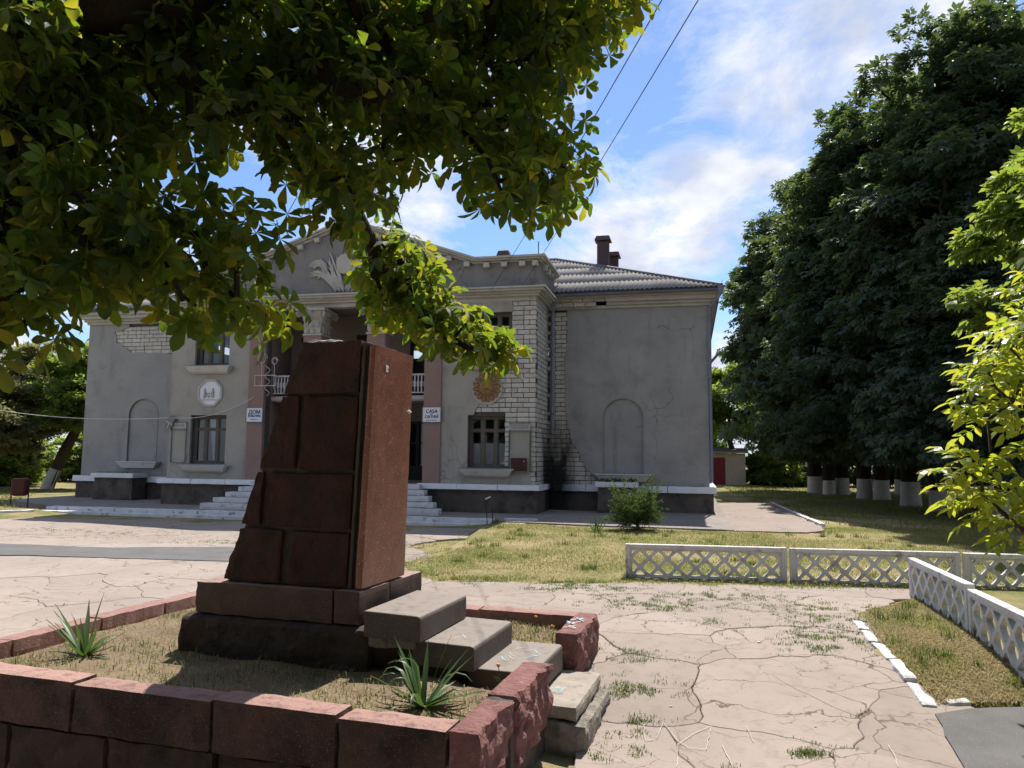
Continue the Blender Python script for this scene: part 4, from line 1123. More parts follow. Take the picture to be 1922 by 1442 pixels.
def notice(u0, u1, z0, z1, text, label, red, leg):
    e = empty('notice_board', tuple(bw((u0+u1)/2, VF-.04, z0)), BA, label=label, cat='notice board')
    w = (u1-u0)/2; h = z1-z0
    p = MB(); p.box(-w,w,-.05,-.0,h-.19,h); p.build('header', MAT['trim'], e)
    f = MB(); f.box(-w-.02,w+.02,-.06,.0,h+.001,h+.025); f.box(-w-.02,w+.02,-.06,.0,h-.215,h-.191); f.build('header_frame', MAT['frame_grey'], e)
    for x in (-w-.012,w-.012):
        l = MB(); l.box(x,x+.024,-.045,-.01,.0,h-.216); l.build('post', MAT[leg], e)
    b = MB(); b.box(-w,w,-.05,-.02,-.03,-.001); b.build('rail', MAT['frame_grey'], e)
    me = text_mesh(text, .15); xs = [v.co.x for v in me.vertices]; k = (2*w-.12)/(max(xs)-min(xs)); me.transform(Matrix.Scale(k, 4, (1,0,0)))
    link('lettering', me, MAT['frame_grey'], e, loc=(0,-.054,h-.10)); 
    if red:
        q = MB(); q.box(-w+.07,w-.10,-.065,-.03,.02,.42); q.build('red_panel', MAT['board_red'], e)
notice(-6.22,-5.54,1.50,2.99, 'СЕГОДНЯ', 'green framed notice board headed СЕГОДНЯ with flaking dark red panel', True, 'board_green')
notice(-18.50,-17.92,1.64,3.02, 'ЗАВТРА', 'grey framed empty notice board headed ЗАВТРА beside window', False, 'frame_grey')
# octagonal medallion
e = empty('relief_medallion', tuple(bw(-17.05, VF-.02, 4.08)), BA, label='white octagonal plaster medallion with small figures above the ground floor window', cat='medallion')
oc = [(.52*math.cos(R(22.5+45*k)), .52*math.sin(R(22.5+45*k))) for k in range(8)]
m = MB(); m.prism([(x, -.03, z) for x, z in oc], (0,.05,0)); m.build('backing', MAT['sign_white'], e)
for k in range(8):
    a, b = oc[k], oc[(k+1)%8]; r_ = MB()
    r_.hexa([(a[0]*.86,-.06,a[1]*.86),(b[0]*.86,-.06,b[1]*.86),(b[0],-.045,b[1]),(a[0],-.045,a[1])],[(a[0]*.86,.0,a[1]*.86),(b[0]*.86,.0,b[1]*.86),(b[0],.0,b[1]),(a[0],.0,a[1])]); r_.build('rim', MAT['trim'], e)
fg = MB()
def fig(x, s):
    fg.tube([(x,-.045,-.16),(x+.01*s,-.05,-.04),(x+.0,-.05,.06)],[.06,.045,.04],6); fg.tube([(x,-.05,.07),(x,-.055,.12),(x,-.05,.16)],[.02,.035,.02],6); fg.tube([(x,-.05,.03),(x+.10*s,-.055,-.03),(x+.19*s,-.05,-.01)],.016,5)
fig(.12,-1); fig(-.20,1); fg.box(-.26,.0,-.05,-.03,-.12,-.09); fg.tube([(-.24,-.045,-.2),(-.22,-.045,-.1)],.012,5); fg.tube([(-.04,-.045,-.2),(-.04,-.045,-.1)],.012,5); fg.box(-.36,.36,-.045,-.03,-.26,-.235)
fg.build('figures', MAT['trim'], e)
# sun relief
e = empty('sun_relief', tuple(bw(-6.98, VF-.025, 4.12)), BA, label='ochre clay sun relief with rays on cream disc above curtained window', cat='relief')
m = MB(); m.prism([((.62+.05*noise.noise(Vector((k*.7,0,0))))*math.cos(k*math.pi/16), -.02, (.60+.05*noise.noise(Vector((k*.9,2,0))))*math.sin(k*math.pi/16)-.02) for k in range(32)], (0,.035,0)); m.build('backing', MAT['trim'], e)
m = MB(); m.tube([(.0,-.02,.06),(.0,-.075,.06),(.0,-.10,.06)],[.29,.28,.22],28); m.build('face', MAT['sun_clay'], e)
m = MB(); m.tube([(.21*math.cos(t*math.pi/12),-.095,.06+.21*math.sin(t*math.pi/12)) for t in range(25)], .022, 6); m.build('face_ring', MAT['sun_clay'], e)
m = MB(); m.tube([(.11*math.cos(R(200+k*14)),-.108,.07+.11*math.sin(R(200+k*14))) for k in range(11)], .012, 5)
for s in (-1,1): m.tube([(s*.07,-.105,.115),(s*.07,-.115,.115)], .018, 6)
m.tube([(-.03,-.105,.05),(.0,-.112,.03),(.03,-.105,.05)], .010, 5)
m.build('face_lines', MAT['sun_line'], e)
for k in range(16):
    t = R(360*k/16+6); d = Vector((math.cos(t),0,math.sin(t))); s_ = Vector((-math.sin(t),0,math.cos(t))); c = Vector((0,-.05,.06))
    m = MB(); pts = [c+d*.32-s_*.035, c+d*.32+s_*.035, c+d*.54+s_*.065, c+d*.58, c+d*.54-s_*.065]
    m.prism([tuple(p) for p in pts], (0,.04,0)); ry = m.build('ray', MAT['sun_clay'], e, bevel=.008)
    m = MB(); m.tube([tuple(p+Vector((0,-.004,0))) for p in (c+d*.31-s_*.04, c+d*.54-s_*.07, c+d*.585, c+d*.54+s_*.07, c+d*.31+s_*.04)], .011, 4); m.build('ray_outline', MAT['sun_line'], ry)
e_sun = [o for o in bpy.data.objects if o.name == 'sun_relief'][0]; e_sun.scale = (.80,1,.80)
# wire light figures hung by the left pilaster
e = empty('wire_decoration', tuple(bw(-15.0, VF-.16, 4.3)), BA, label='white wire light decoration with curls in a frame by the balcony', cat='decoration')
m = MB(); m.tube([(-.25,0,.0),(.55,0,.0),(.55,0,.36),(-.25,0,.36),(-.25,0,.0)], .014, 5); m.build('frame', MAT['wire_white'], e)
for (cx_, cz, r_) in ((.0,.95,.20),(.48,.85,.13)):
    m = MB(); m.tube([(cx_+r_*math.cos(t*.45)*(1-t*.022),.0,cz+r_*1.05*math.sin(t*.45)*(1-t*.022)) for t in range(24)]+[(cx_,0,cz-r_*1.3),(cx_,0,-.1)], .009, 4); m.build('curl', MAT['wire_white'], e)
m = MB(); m.tube([(.22+.1*math.sin(t*.8),.0,-.35+.05*t) for t in range(22)], .009, 4); m.build('curl', MAT['wire_white'], e)
# spotlight hanging crooked at the corner
e = empty('spotlight', tuple(bw(-18.52, VF-.16, 3.02)), BA, label='grey square spotlight hanging crooked beside the ЗАВТРА board', cat='spotlight')
e.rotation_euler = (R(8), R(28), BA)
m = MB(); m.box(-.13,.13,-.02,.12,-.22,.22); m.build('housing', MAT['frame_grey'], e, bevel=.01)
m = MB(); m.box(-.13,.13,-.035,-.021,-.012,.012); m.box(-.012,.012,-.0345,-.0205,-.21,-.013); m.build('bars', MAT['wire_white'], e)
m = MB(); m.tube([(.0,.12,.0),(.08,.16,.03)], .015, 5); m.build('bracket', MAT['frame_grey'], e)
# lamp cord running to it from the left
p0 = bw(-15.3, VF-.12, 3.9); p1 = bw(-18.45, VF-.2, 3.2); p2 = Vector((-24.5, 33, 4.2))
def sag(a, b, s, n=14): return [a+(b-a)*(k/n)-Vector((0,0,s*4*(k/n)*(1-k/n))) for k in range(n+1)]
m = MB(); m.tube(sag(p0,p1,.25)+sag(p1,p2,.35)[1:], .012, 4); m.build('lamp_cord', MAT['wire_white'], label='pale cord sagging from the front to the trees', cat='cord')
# ---------------------------------------------------------------- planter, pedestal and its steps
PA = R(-17.5)
ZT = .33
planter = empty('stone_planter', (PO.x, PO.y, 0), PA, label='low planter bed walled with pinkish granite blocks around the pedestal', cat='planter')
def block(name, corners, n, mat, parent, amp, freq, seed, edge=.01, amps=None):
    return link(name, rough_mesh(name, corners, n, amp, freq, seed, edge, amps), mat, parent)
# front wall: granite blocks, rough lower stones underneath
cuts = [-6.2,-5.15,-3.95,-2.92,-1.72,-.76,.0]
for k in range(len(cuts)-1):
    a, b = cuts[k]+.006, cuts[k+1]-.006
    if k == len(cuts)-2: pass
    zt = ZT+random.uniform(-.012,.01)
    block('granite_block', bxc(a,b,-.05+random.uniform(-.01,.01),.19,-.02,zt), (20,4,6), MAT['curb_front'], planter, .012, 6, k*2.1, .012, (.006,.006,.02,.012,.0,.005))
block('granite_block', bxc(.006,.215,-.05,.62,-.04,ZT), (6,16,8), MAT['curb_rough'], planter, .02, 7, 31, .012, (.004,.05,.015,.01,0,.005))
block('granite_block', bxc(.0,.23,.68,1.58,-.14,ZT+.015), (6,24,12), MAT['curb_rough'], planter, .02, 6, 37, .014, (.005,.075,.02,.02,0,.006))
block('mortar_joint', bxc(.005,.205,.61,.70,-.3,ZT-.012), (4,3,8), MAT['mortar_light'], planter, .015, 9, 3, .004)
block('mortar_joint', bxc(.01,.185,.60,1.57,-.42,-.12), (3,12,5), MAT['mortar_light'], planter, .03, 6, 5, .01)
block('granite_block', bxc(-.02,.21,2.68,3.70,-.08,ZT+.01), (6,24,10), MAT['curb_rough'], planter, .02, 6, 43, .014, (.005,.05,.02,.02,0,.006))
for k in range(7):
    u0 = -6.2+k*.9
    block('footing_stone', bxc(u0+.01,min(u0+.89,.18),-.02+random.uniform(-.03,.02),.2,-.95,-.025), (12,3,12), MAT['concrete_dark'], planter, .022, 5, k*1.7+60, .012)
block('footing_stone', bxc(.0,.17,.19,.62,-.5,-.045), (4,8,6), MAT['foot_concrete'], planter, .02, 6, 71, .01)
block('footing_stone', bxc(.02,.17,2.66,3.7,-.45,-.085), (4,8,6), MAT['foot_concrete'], planter, .02, 6, 72, .01)
# back and left walls
bc = [-4.6,-3.4,-2.2,-1.1,.0]
for k in range(4):
    block('granite_block', bxc(bc[k]+.006,bc[k+1]-.006,3.55,3.80,-.15,ZT-.01+random.uniform(-.008,.008)), (14,4,4), MAT['curb_granite'], planter, .01, 6, k+80, .01)
lc = [-.05,.9,1.9,2.8,3.79]
for k in range(4):
    block('granite_block', bxc(-4.84,-4.61,lc[k]+.006,lc[k+1]-.006,-.15,ZT-.04+random.uniform(-.008,.008)), (4,14,4), MAT['curb_granite'], planter, .01, 6, k+90, .01)
# blue and white chalk on the blocks
def chalk(parent, pts, z, w, mat):
    V = []; F = []
    for k, p in enumerate(pts):
        q = pts[min(k+1,len(pts)-1)]; o = pts[max(k-1,0)]; d = Vector((q[0]-o[0],q[1]-o[1],0)).normalized(); nn = Vector((-d.y,d.x,0))*w*(.7+.5*random.random())
        c = Vector((p[0],p[1],z)); V += [c-nn,c+nn]
        if k: F.append((2*k-2,2*k-1,2*k+1,2*k))
    link('chalk_mark', pyd('chalk_mark', V, F), mat, parent)
for k in range(9):
    a = 2.85+k*.06; chalk(planter, [(.02+.03*math.sin(k)+.02*q, a+.03*q*math.cos(k*2)) for q in range(6)], ZT+.0215, .007, MAT['chalk_blue'] if k > 3 else MAT['chalk_white'])
# soil
V = []; F = []; nx_, ny_ = 46, 36
for j in range(ny_+1):
    for i in range(nx_+1):
        u = -4.7+4.78*i/nx_; v = .1+3.55*j/ny_
        z = .20+.035*noise.fractal(Vector((u*1.3,v*1.3,2)),1,2,3)-.05*sst((abs(u+2.2)-1.2)/1.2)+.03*sst((.8-v)/.6)
        if u > -.1: z = min(z, .2)
        if u > -.45 and 1.35 < v < 2.75: z = min(z, .13)
        V.append((u,v,z))
for j in range(ny_):
    for i in range(nx_): a = j*(nx_+1)+i; F.append((a,a+1,a+nx_+2,a+nx_+1))
link('soil', pyd('soil', V, F, True), MAT['soil'], planter)
def soil_z(u, v): return .20+.035*noise.fractal(Vector((u*1.3,v*1.3,2)),1,2,3)-.05*sst((abs(u+2.2)-1.2)/1.2)+.03*sst((.8-v)/.6)

pedestal = empty('monument_pedestal', (PO.x, PO.y, 0), PA, label='tall broken red granite monument pedestal without its statue', cat='pedestal')
# lower base of crumbling concrete
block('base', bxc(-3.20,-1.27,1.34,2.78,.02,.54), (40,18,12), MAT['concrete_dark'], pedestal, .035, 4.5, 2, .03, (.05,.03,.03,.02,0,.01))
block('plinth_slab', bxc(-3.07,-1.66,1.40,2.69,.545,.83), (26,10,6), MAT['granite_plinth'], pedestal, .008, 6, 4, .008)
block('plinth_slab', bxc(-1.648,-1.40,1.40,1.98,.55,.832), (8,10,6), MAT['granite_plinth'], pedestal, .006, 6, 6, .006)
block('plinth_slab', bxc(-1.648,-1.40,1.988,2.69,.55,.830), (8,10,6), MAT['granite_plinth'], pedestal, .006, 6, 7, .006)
# mortar core
def lefte(z): return -2.84+(z-.84)*(.70/2.18)
def hexz(u0b,u1b,u0t,u1t,v0b,v0t,v1,z0,z1): return [(u0b,v0b,z0),(u1b,v0b,z0),(u1b,v1,z0),(u0b,v1,z0),(u0t,v0t,z1),(u1t,v0t,z1),(u1t,v1,z1),(u0t,v1,z1)]
def vf(z): return 1.46+.05*(z-.84)/2.18
def right(z): return -1.57+.06*(z-.84)/2.18
z0, z1 = .835, 2.97
block('core', hexz(lefte(z0)+.02,-1.475,lefte(z1)+.03,-1.42,vf(z0)+.045,vf(z1)+.045,2.26,z0,z1), (16,6,30), MAT['mortar_light'], pedestal, .012, 6, 12, .0)
def ashlar(a, b, z0, z1, seed, leftjag=False):
    """rough faced block; a/b None means the broken left edge"""
    u0b = lefte(z0) if a is None else a; u0t = lefte(z1) if a is None else a+(.015)
    u1b = right(z0) if b is None else b; u1t = right(z1) if b is None else b+.012
    am = (.022 if a is None else .008, .006, .022, .02, .006, .012)
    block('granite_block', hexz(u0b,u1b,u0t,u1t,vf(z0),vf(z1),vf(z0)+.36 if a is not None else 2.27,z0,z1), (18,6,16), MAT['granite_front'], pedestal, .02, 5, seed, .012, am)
ashlar(None, None, 2.535, 3.02, 3.0)
ashlar(None, -2.13, 1.855, 2.52, 5.0); ashlar(-2.10, None, 1.845, 2.515, 7.5)
ashlar(None, -2.47, 1.345, 1.835, 9.0); ashlar(-2.40, None, 1.335, 1.825, 11.0)
ashlar(None, -2.24, .845, 1.32, 13.0); ashlar(-2.16, None, .85, 1.31, 15.0)
# joint fillet and polished slab facing the steps
block('joint_strip', hexz(right(z0)+.015,right(z0)+.05,right(2.99)+.012,right(2.99)+.045,vf(z0)+.005,vf(z1)+.005,2.2,z0,2.99), (2,3,26), MAT['mortar_light'], pedestal, .006, 9, 21, .004)
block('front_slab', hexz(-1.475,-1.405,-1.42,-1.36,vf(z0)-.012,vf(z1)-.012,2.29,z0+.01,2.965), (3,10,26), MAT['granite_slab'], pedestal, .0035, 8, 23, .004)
link('paper_scrap', rough_mesh('paper_scrap', [Vector(p) for p in bxc(-1.352,-1.347,1.68,1.73,2.74,2.80)], (2,4,4), .004, 20, 1, .004), MAT['curtain'], pedestal)
chip = MB(); chip.tube([(-1.365,2.2,2.42),(-1.35,2.22,2.40)], .016, 6); chip.build('chip', MAT['curtain'], pedestal)
twigs = MB()
for k in range(5):
    a = random.uniform(-.4,.4); p = Vector((-2.15+k*.05,1.62,3.02)); twigs.tube([p,p+Vector((.12,math.sin(a)*.1,.02)),p+Vector((.22,math.sin(a)*.2,.0))],.006,4)
twigs.build('dry_twigs', MAT['limewash'], pedestal)

steps = empty('pedestal_steps', (PO.x, PO.y, 0), PA, label='tilted grey granite steps climbing from path to the red pedestal', cat='steps')
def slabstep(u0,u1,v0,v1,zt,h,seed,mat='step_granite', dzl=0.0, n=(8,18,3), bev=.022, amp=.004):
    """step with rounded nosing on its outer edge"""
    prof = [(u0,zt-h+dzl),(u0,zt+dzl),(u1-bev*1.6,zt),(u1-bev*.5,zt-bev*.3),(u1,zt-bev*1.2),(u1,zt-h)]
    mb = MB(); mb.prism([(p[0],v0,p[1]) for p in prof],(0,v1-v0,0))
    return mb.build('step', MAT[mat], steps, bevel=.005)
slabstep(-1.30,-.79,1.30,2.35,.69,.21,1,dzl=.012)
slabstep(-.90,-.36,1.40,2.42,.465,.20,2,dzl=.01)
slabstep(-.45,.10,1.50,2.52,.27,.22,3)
block('step', bxc(-.02,.44,1.60,2.66,-.10,.02), (8,14,3), MAT['step_concrete'], steps, .012, 7, 51, .015)
block('step', bxc(-.05,.53,1.56,2.62,-.50,-.105), (8,14,6), MAT['foot_concrete'], steps, .03, 6, 53, .03)
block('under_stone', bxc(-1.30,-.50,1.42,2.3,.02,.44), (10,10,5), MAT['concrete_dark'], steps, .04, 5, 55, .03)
block('under_stone', bxc(-1.32,-.86,1.36,1.42,.40,.50), (10,3,3), MAT['foot_concrete'], steps, .02, 5, 57, .01)
for k in range(7):
    a = random.uniform(1.7,2.3); b_ = random.uniform(-.35,-.05); chalk(steps, [(b_+.02*q+.01*math.sin(q*2),a+.03*q*(1 if k%2 else -1)) for q in range(5)], .274, .004, MAT['chalk_white'] if k%3 else MAT['chalk_blue'])
for k in range(8):
    chalk(steps, [(.16+.022*q+.01*math.sin(k*2.1),1.88+.02*k+.006*math.sin(q*2+k)) for q in range(5)], .0375, .0025, MAT['chalk_blue'])
chalk(steps, [(-.62,1.62),(-.55,1.75)], .470, .004, MAT['chalk_white']); chalk(steps, [(-.60,1.76),(-.52,1.64)], .471, .004, MAT['chalk_white'])

# yucca rosettes
def yucca(name, loc, n, h, seed, label, bent=.3, droop=0.0):
    rr = random.Random(seed)
    e = empty(name, loc, 0, label=label, cat='plant')
    for k in range(n):
        az = rr.uniform(0,6.283); el = R(rr.uniform(88,30)) if rr.random() < .75 else R(rr.uniform(30,8)); L_ = h*rr.uniform(.65,1.1)*(1.0 if el > .7 else .85); w = .016*h/.45*rr.uniform(.8,1.3)
        d = Vector((math.cos(az),math.sin(az),0)); s_ = Vector((-d.y,d.x,0)); V = []; F = []; p = Vector((0,0,0))+d*.02; a = el
        m = 7; fold = rr.random() < bent
        for q in range(m+1):
            t = q/m; ww = w*(1.0-.1*t if t < .55 else (1-t)/.45*.95)+.0005
            V += [p-s_*ww+Vector((0,0,.006)), p, p+s_*ww+Vector((0,0,.006))]
            if q: 
                b0 = 3*q; F += [(b0-3,b0-2,b0+1,b0),(b0-2,b0-1,b0+2,b0+1)]
            if fold and t > .5: a -= .55
            else: a -= .03+droop*t
            p = p+(d*math.cos(a)+Vector((0,0,1))*math.sin(a))*(L_/m)
        link('leaf', pyd('leaf', V, F, True), MAT['yucca'], e)
    return e
q = pw(-3.94,1.05); yucca('yucca', (q.x,q.y,.16), 24, .52, 2, 'spiky dark yucca in the bare soil beside the pedestal shadow', .12)
q = pw(-.50,.72); yucca('yucca', (q.x,q.y,.18), 34, .50, 5, 'green yucca with bent leaves at the planter corner by the steps', .45)
yucca('yucca', (2.12,19.18,.08), 26, .55, 8, 'small bright green yucca on the lawn next to the juniper', .05)

# juniper bush
def juniper(loc):
    e = empty('juniper_bush', loc, 0, label='bushy light green juniper on the lawn before the house', cat='bush')
    rr = random.Random(3); st_ = MB(); V = []; F = []
    st_.tube([(0,0,-.05),(.02,0,.25),(-.02,.02,.6)],[.05,.04,.02],6)
    for k in range(150):
        az = rr.uniform(0,6.283); up_ = k % 9 == 0; el = R(rr.uniform(45,72) if up_ else rr.uniform(-4,62)); L_ = rr.uniform(.95,1.15) if up_ else rr.uniform(.40,.85); p = Vector((0,0,.10+rr.uniform(0,.28))); d = Vector((math.cos(az)*math.cos(el),math.sin(az)*math.cos(el),math.sin(el)))
        if k % 4 == 0: st_.tube([p,p+d*L_*.8],[.012,.004],4)
        for j in range(10):                       # side sprays
            t = .30+.70*j/9; c0 = p+d*L_*t+Vector((0,0,.08*t*t)); sd2 = (d*.9+Vector((rr.gauss(0,.7),rr.gauss(0,.7),rr.gauss(.1,.5)))).normalized(); sl = (.26-.14*t)*rr.uniform(.7,1.2)
            for q in range(13):
                c = c0+sd2*sl*q/12
                for w_ in range(2):
                    v = (Vector((rr.gauss(0,1),rr.gauss(0,1),rr.gauss(0,1))).normalized()+sd2*.8).normalized(); l = rr.uniform(.022,.045); s_ = v.cross(Vector((rr.random(),rr.random(),rr.random()))).normalized()*l*.28
                    n0 = len(V); V += [c-s_,c+v*l,c+s_]; F.append((n0,n0+1,n0+2))
    st_.build('stems', MAT['bark_brown'], e); link('foliage', pyd('foliage', V, F), MAT['juniper'], e, kind='stuff')
juniper((3.23,19.93,.1))

# lattice fence panels of cast concrete
def inset(poly, d):
    n = len(poly); out = []
    A = sum(poly[i][0]*poly[(i+1)%n][1]-poly[(i+1)%n][0]*poly[i][1] for i in range(n))/2
    sg = 1 if A > 0 else -1
    lines = []
    for i in range(n):
        a = Vector(poly[i]); b = Vector(poly[(i+1)%n]); t = (b-a).normalized(); nn = Vector((-t.y,t.x))*sg; lines.append((a+nn*d, t))
    for i in range(n):
        (p, t), (q, s) = lines[i-1], lines[i]; den = t.x*s.y-t.y*s.x
        if abs(den) < 1e-6: out.append(tuple(q)); continue
        k = ((q.x-p.x)*s.y-(q.y-p.y)*s.x)/den; out.append(tuple(p+t*k))
    A2 = sum(out[i][0]*out[(i+1)%n][1]-out[(i+1)%n][0]*out[i][1] for i in range(n))/2
    if A2*A <= 0 or abs(A2) < .0004: return None
    # an inset that turned inside out has reversed edges
    for i in range(n):
        e0 = Vector(poly[(i+1)%n])-Vector(poly[i]); e1 = Vector(out[(i+1)%n])-Vector(out[i])
        if e0.dot(e1) <= 0: return None
    return out
def cham(poly, c=.13):
    out = []
    n = len(poly)
    for i in range(n):
        p = Vector(poly[i]); a = Vector(poly[i-1]); b = Vector(poly[(i+1)%n])
        out += [tuple(p+(a-p)*c), tuple(p+(b-p)*c)]
    return out
def clip_rect(poly, x0, x1, z0, z1):
    for (px_,py_,nx_,ny_) in ((x1,0,1,0),(x0,0,-1,0),(0,z1,0,1),(0,z0,0,-1)):
        if len(poly) >= 3: poly = clip(poly, px_, py_, nx_, ny_)
    out = []
    for p in poly:
        if not out or (abs(p[0]-out[-1][0])+abs(p[1]-out[-1][1])) > 1e-4: out.append(p)
    if len(out) > 1 and (abs(out[0][0]-out[-1][0])+abs(out[0][1]-out[-1][1])) < 1e-4: out.pop()
    return out
def fence_meshes(L_, H_, T):
    fr = .085; lo = .055; zb, zt_ = lo, H_-.075; P = (zt_-zb)/1.5; nC = max(1, round((L_-2*fr)/P)); P2 = (L_-2*fr)/nC
    frame = MB(); frame.box(0,fr,-T/2,T/2,0,H_); frame.box(L_-fr,L_,-T/2,T/2,0,H_); frame.box(fr+.0005,L_-fr-.0005,-T/2+.003,T/2-.003,0,lo); frame.box(fr+.0005,L_-fr-.0005,-T/2-.006,T/2+.006,zt_,H_-.002)
    fm = frame.mesh('frame')
    bm = bmesh.new(); bm.from_mesh(fm); bmesh.ops.bevel(bm, geom=list(bm.edges), offset=.008, segments=1, affect='EDGES'); bm.to_mesh(fm); bm.free(); fm.materials.append(MAT['fence_white'])
    V = []; F = []
    th = T*.36
    for k in range(4):
        for i in range(-1, nC+1):
            cx_ = fr+(i+.5+(k % 2)*.5)*P2; cz = zb+k*P/2
            d = clip_rect([(cx_-P2/2,cz),(cx_,cz-P/2),(cx_+P2/2,cz),(cx_,cz+P/2)], fr, L_-fr, zb, zt_)
            if len(d) < 3: continue
            ar = abs(sum(d[q][0]*d[(q+1)%len(d)][1]-d[(q+1)%len(d)][0]*d[q][1] for q in range(len(d)))/2)
            if ar < .001: continue
            h = inset(d, .026)
            n0 = len(V); n = len(d)
            if h is None:
                V += [(x,-th,z) for x,z in d]+[(x,th,z) for x,z in d]
                F.append(tuple(n0+q for q in range(n))); F.append(tuple(n0+n+q for q in range(n))[::-1]); continue
            h = cham(h); hb_ = [( (x-sum(p[0] for p in h)/len(h))*1.12+sum(p[0] for p in h)/len(h), (z-sum(p[1] for p in h)/len(h))*1.12+sum(p[1] for p in h)/len(h)) for x,z in h]
            m = len(h)
            V += [(x,-th,z) for x,z in d]+[(x,-th,z) for x,z in h]+[(x,th,z) for x,z in hb_]+[(x,th,z) for x,z in d]
            for q in range(n):
                a = n0+q; b = n0+(q+1)%n; ha = n0+n+2*q; hbb = n0+n+2*q+1; hc = n0+n+(2*q+2)%m
                F.append((a,hbb,ha)); F.append((a,b,hc,hbb))
                a2 = n0+n+2*m+q; b2 = n0+n+2*m+(q+1)%n
                F.append((a2,ha+m,hbb+m)); F.append((a2,hbb+m,hc+m,b2))
            for q in range(m):
                F.append((n0+n+q,n0+n+(q+1)%m,n0+n+m+(q+1)%m,n0+n+m+q))
    lm = pyd('lattice', V, F); bm = bmesh.new(); bm.from_mesh(lm); bmesh.ops.recalc_face_normals(bm, faces=bm.faces); bm.to_mesh(lm); bm.free(); lm.materials.append(MAT['fence_white'])
    return fm, lm
fA = fence_meshes(2.60,.58,.10)
def fence(p, ang, label, mesh=fA, grp='lattice panels along the lawn', tilt=0.0):
    e = empty('lattice_fence', p, ang, label=label, cat='fence', group=grp); e.rotation_euler = (R(tilt),0,ang)
    link('frame', mesh[0], None, e); link('lattice', mesh[1], None, e)
a = math.atan2(12.43-13.12, 7.33-1.95); d = Vector((math.cos(a),math.sin(a),0))
for k, tl in enumerate((.8,-1.0,.5,0)):
    p = Vector((1.93,13.10,-.02))+d*2.655*k; 
    fence((p.x,p.y,-.03-.008*k), a, 'white lattice concrete fence panel on the lawn edge, %s from its free end' % ('first','second','third','fourth')[k], tilt=tl)
fB = fence_meshes(2.45,.66,.10)
s0 = Vector((5.93,11.55,0)); sd_ = (Vector((5.02,7.6,0))-s0).normalized(); ang = math.atan2(sd_.y,sd_.x)
for k in range(3):
    p = s0+sd_*2.49*k; zz = (-.10,-.15,-.24)[k]
    fence((p.x,p.y,zz), ang, ('white lattice concrete fence panel by the dry verge, ending near the lawn fence','white lattice concrete fence panel along the dry verge near the walnut branches','white lattice concrete fence panel along the dry verge beyond the asphalt')[k], fB, 'lattice panels along the verge')
# boot scrapers (bent rods) by the terrace steps
e = empty('boot_scraper', (-.60,21.42,0), 0, label='pair of thin dark metal rods standing at the end of the terrace steps', cat='rod')
m = MB(); m.tube([(-.03,0,-.05),(-.09,.02,.80)], .014, 6); m.build('rod', MAT['black'], e)
m = MB(); m.tube([(.12,.06,-.05),(.09,.08,.55)], .014, 6); m.build('rod', MAT['black'], e)
m = MB(); m.tube([(-.10,.02,.79),(.04,.02,.86)], .022, 6); m.build('handle', MAT['wire_white'], e)
m = MB(); m.tube([(-.03,0,.06),(.12,.06,.06)], .02, 6); m.build('crossbar', MAT['bin_red'], e)
# litter bin on a frame
e = empty('litter_bin', (-16.46,26.04,.08), R(12), label='dark red litter bin hung between two posts on the grass', cat='litter bin')
for x in (-.26,.26):
    m = MB(); m.tube([(x,0,-.06),(x,0,.78)], .022, 6); m.build('post', MAT['bin_red'], e)
m = MB(); m.hexa([(-.21,-.15,.40),(.21,-.15,.40),(.21,.15,.40),(-.21,.15,.40)],[(-.24,-.19,.98),(.24,-.19,.98),(.24,.19,.98),(-.24,.19,.98)]); m.build('bucket', MAT['bin_red'], e, bevel=.05)
m = MB(); m.box(-.25,.25,-.20,-.191,.93,.97); m.box(-.25,.25,.191,.20,.93,.97); m.build('rim', MAT['bin_red'], e)
# rubble and litter on the path
for k, (x, y) in enumerate(((2.6,6.75),(2.75,8.7),(3.1,9.4),(.9,12.3),(1.05,12.4),(1.45,7.1),(2.2,6.2))):
    r_ = random.uniform(.007,.014); link('pebble', rough_mesh('pebble', bxc(x-r_*1.6,x+r_*1.6,y-r_,y+r_,zg(x,y)-.005,zg(x,y)+r_), (3,3,2), .006, 20, k, .008), MAT['limewash'], label='small pale stone chip lying on the cracked paving', cat='stone', group='stone chips on the paving')
# ---------------------------------------------------------------- trees
def leaflet_hi(L_, w, droop, fold):
    """obovate leaflet along +Y: verts, faces"""
    st = [(0,0),(.22,.30),(.5,.72),(.74,1.0),(.90,.62),(1.0,0)]
    V = []; F = []
    mid = []; le = []; ri = []
    for k, (t, ww) in enumerate(st):
        y = L_*t; z = -droop*L_*t*t
        mid.append(len(V)); V.append((0,y,z))
        if 0 < k < len(st)-1:
            le.append(len(V)); V.append((-w*ww,y+.012*L_*((k%2)*2-1),z+fold*w*ww))
            ri.append(len(V)); V.append((w*ww,y-.012*L_*((k%2)*2-1),z+fold*w*ww))
    F += [(mid[0],mid[1],le[0]),(mid[0],ri[0],mid[1])]
    for k in range(1,4): F += [(mid[k],mid[k+1],le[k],le[k-1]),(mid[k],ri[k-1],ri[k],mid[k+1])]
    F += [(mid[4],mid[5],le[3]),(mid[4],ri[3],mid[5])]
    return np.array(V), F
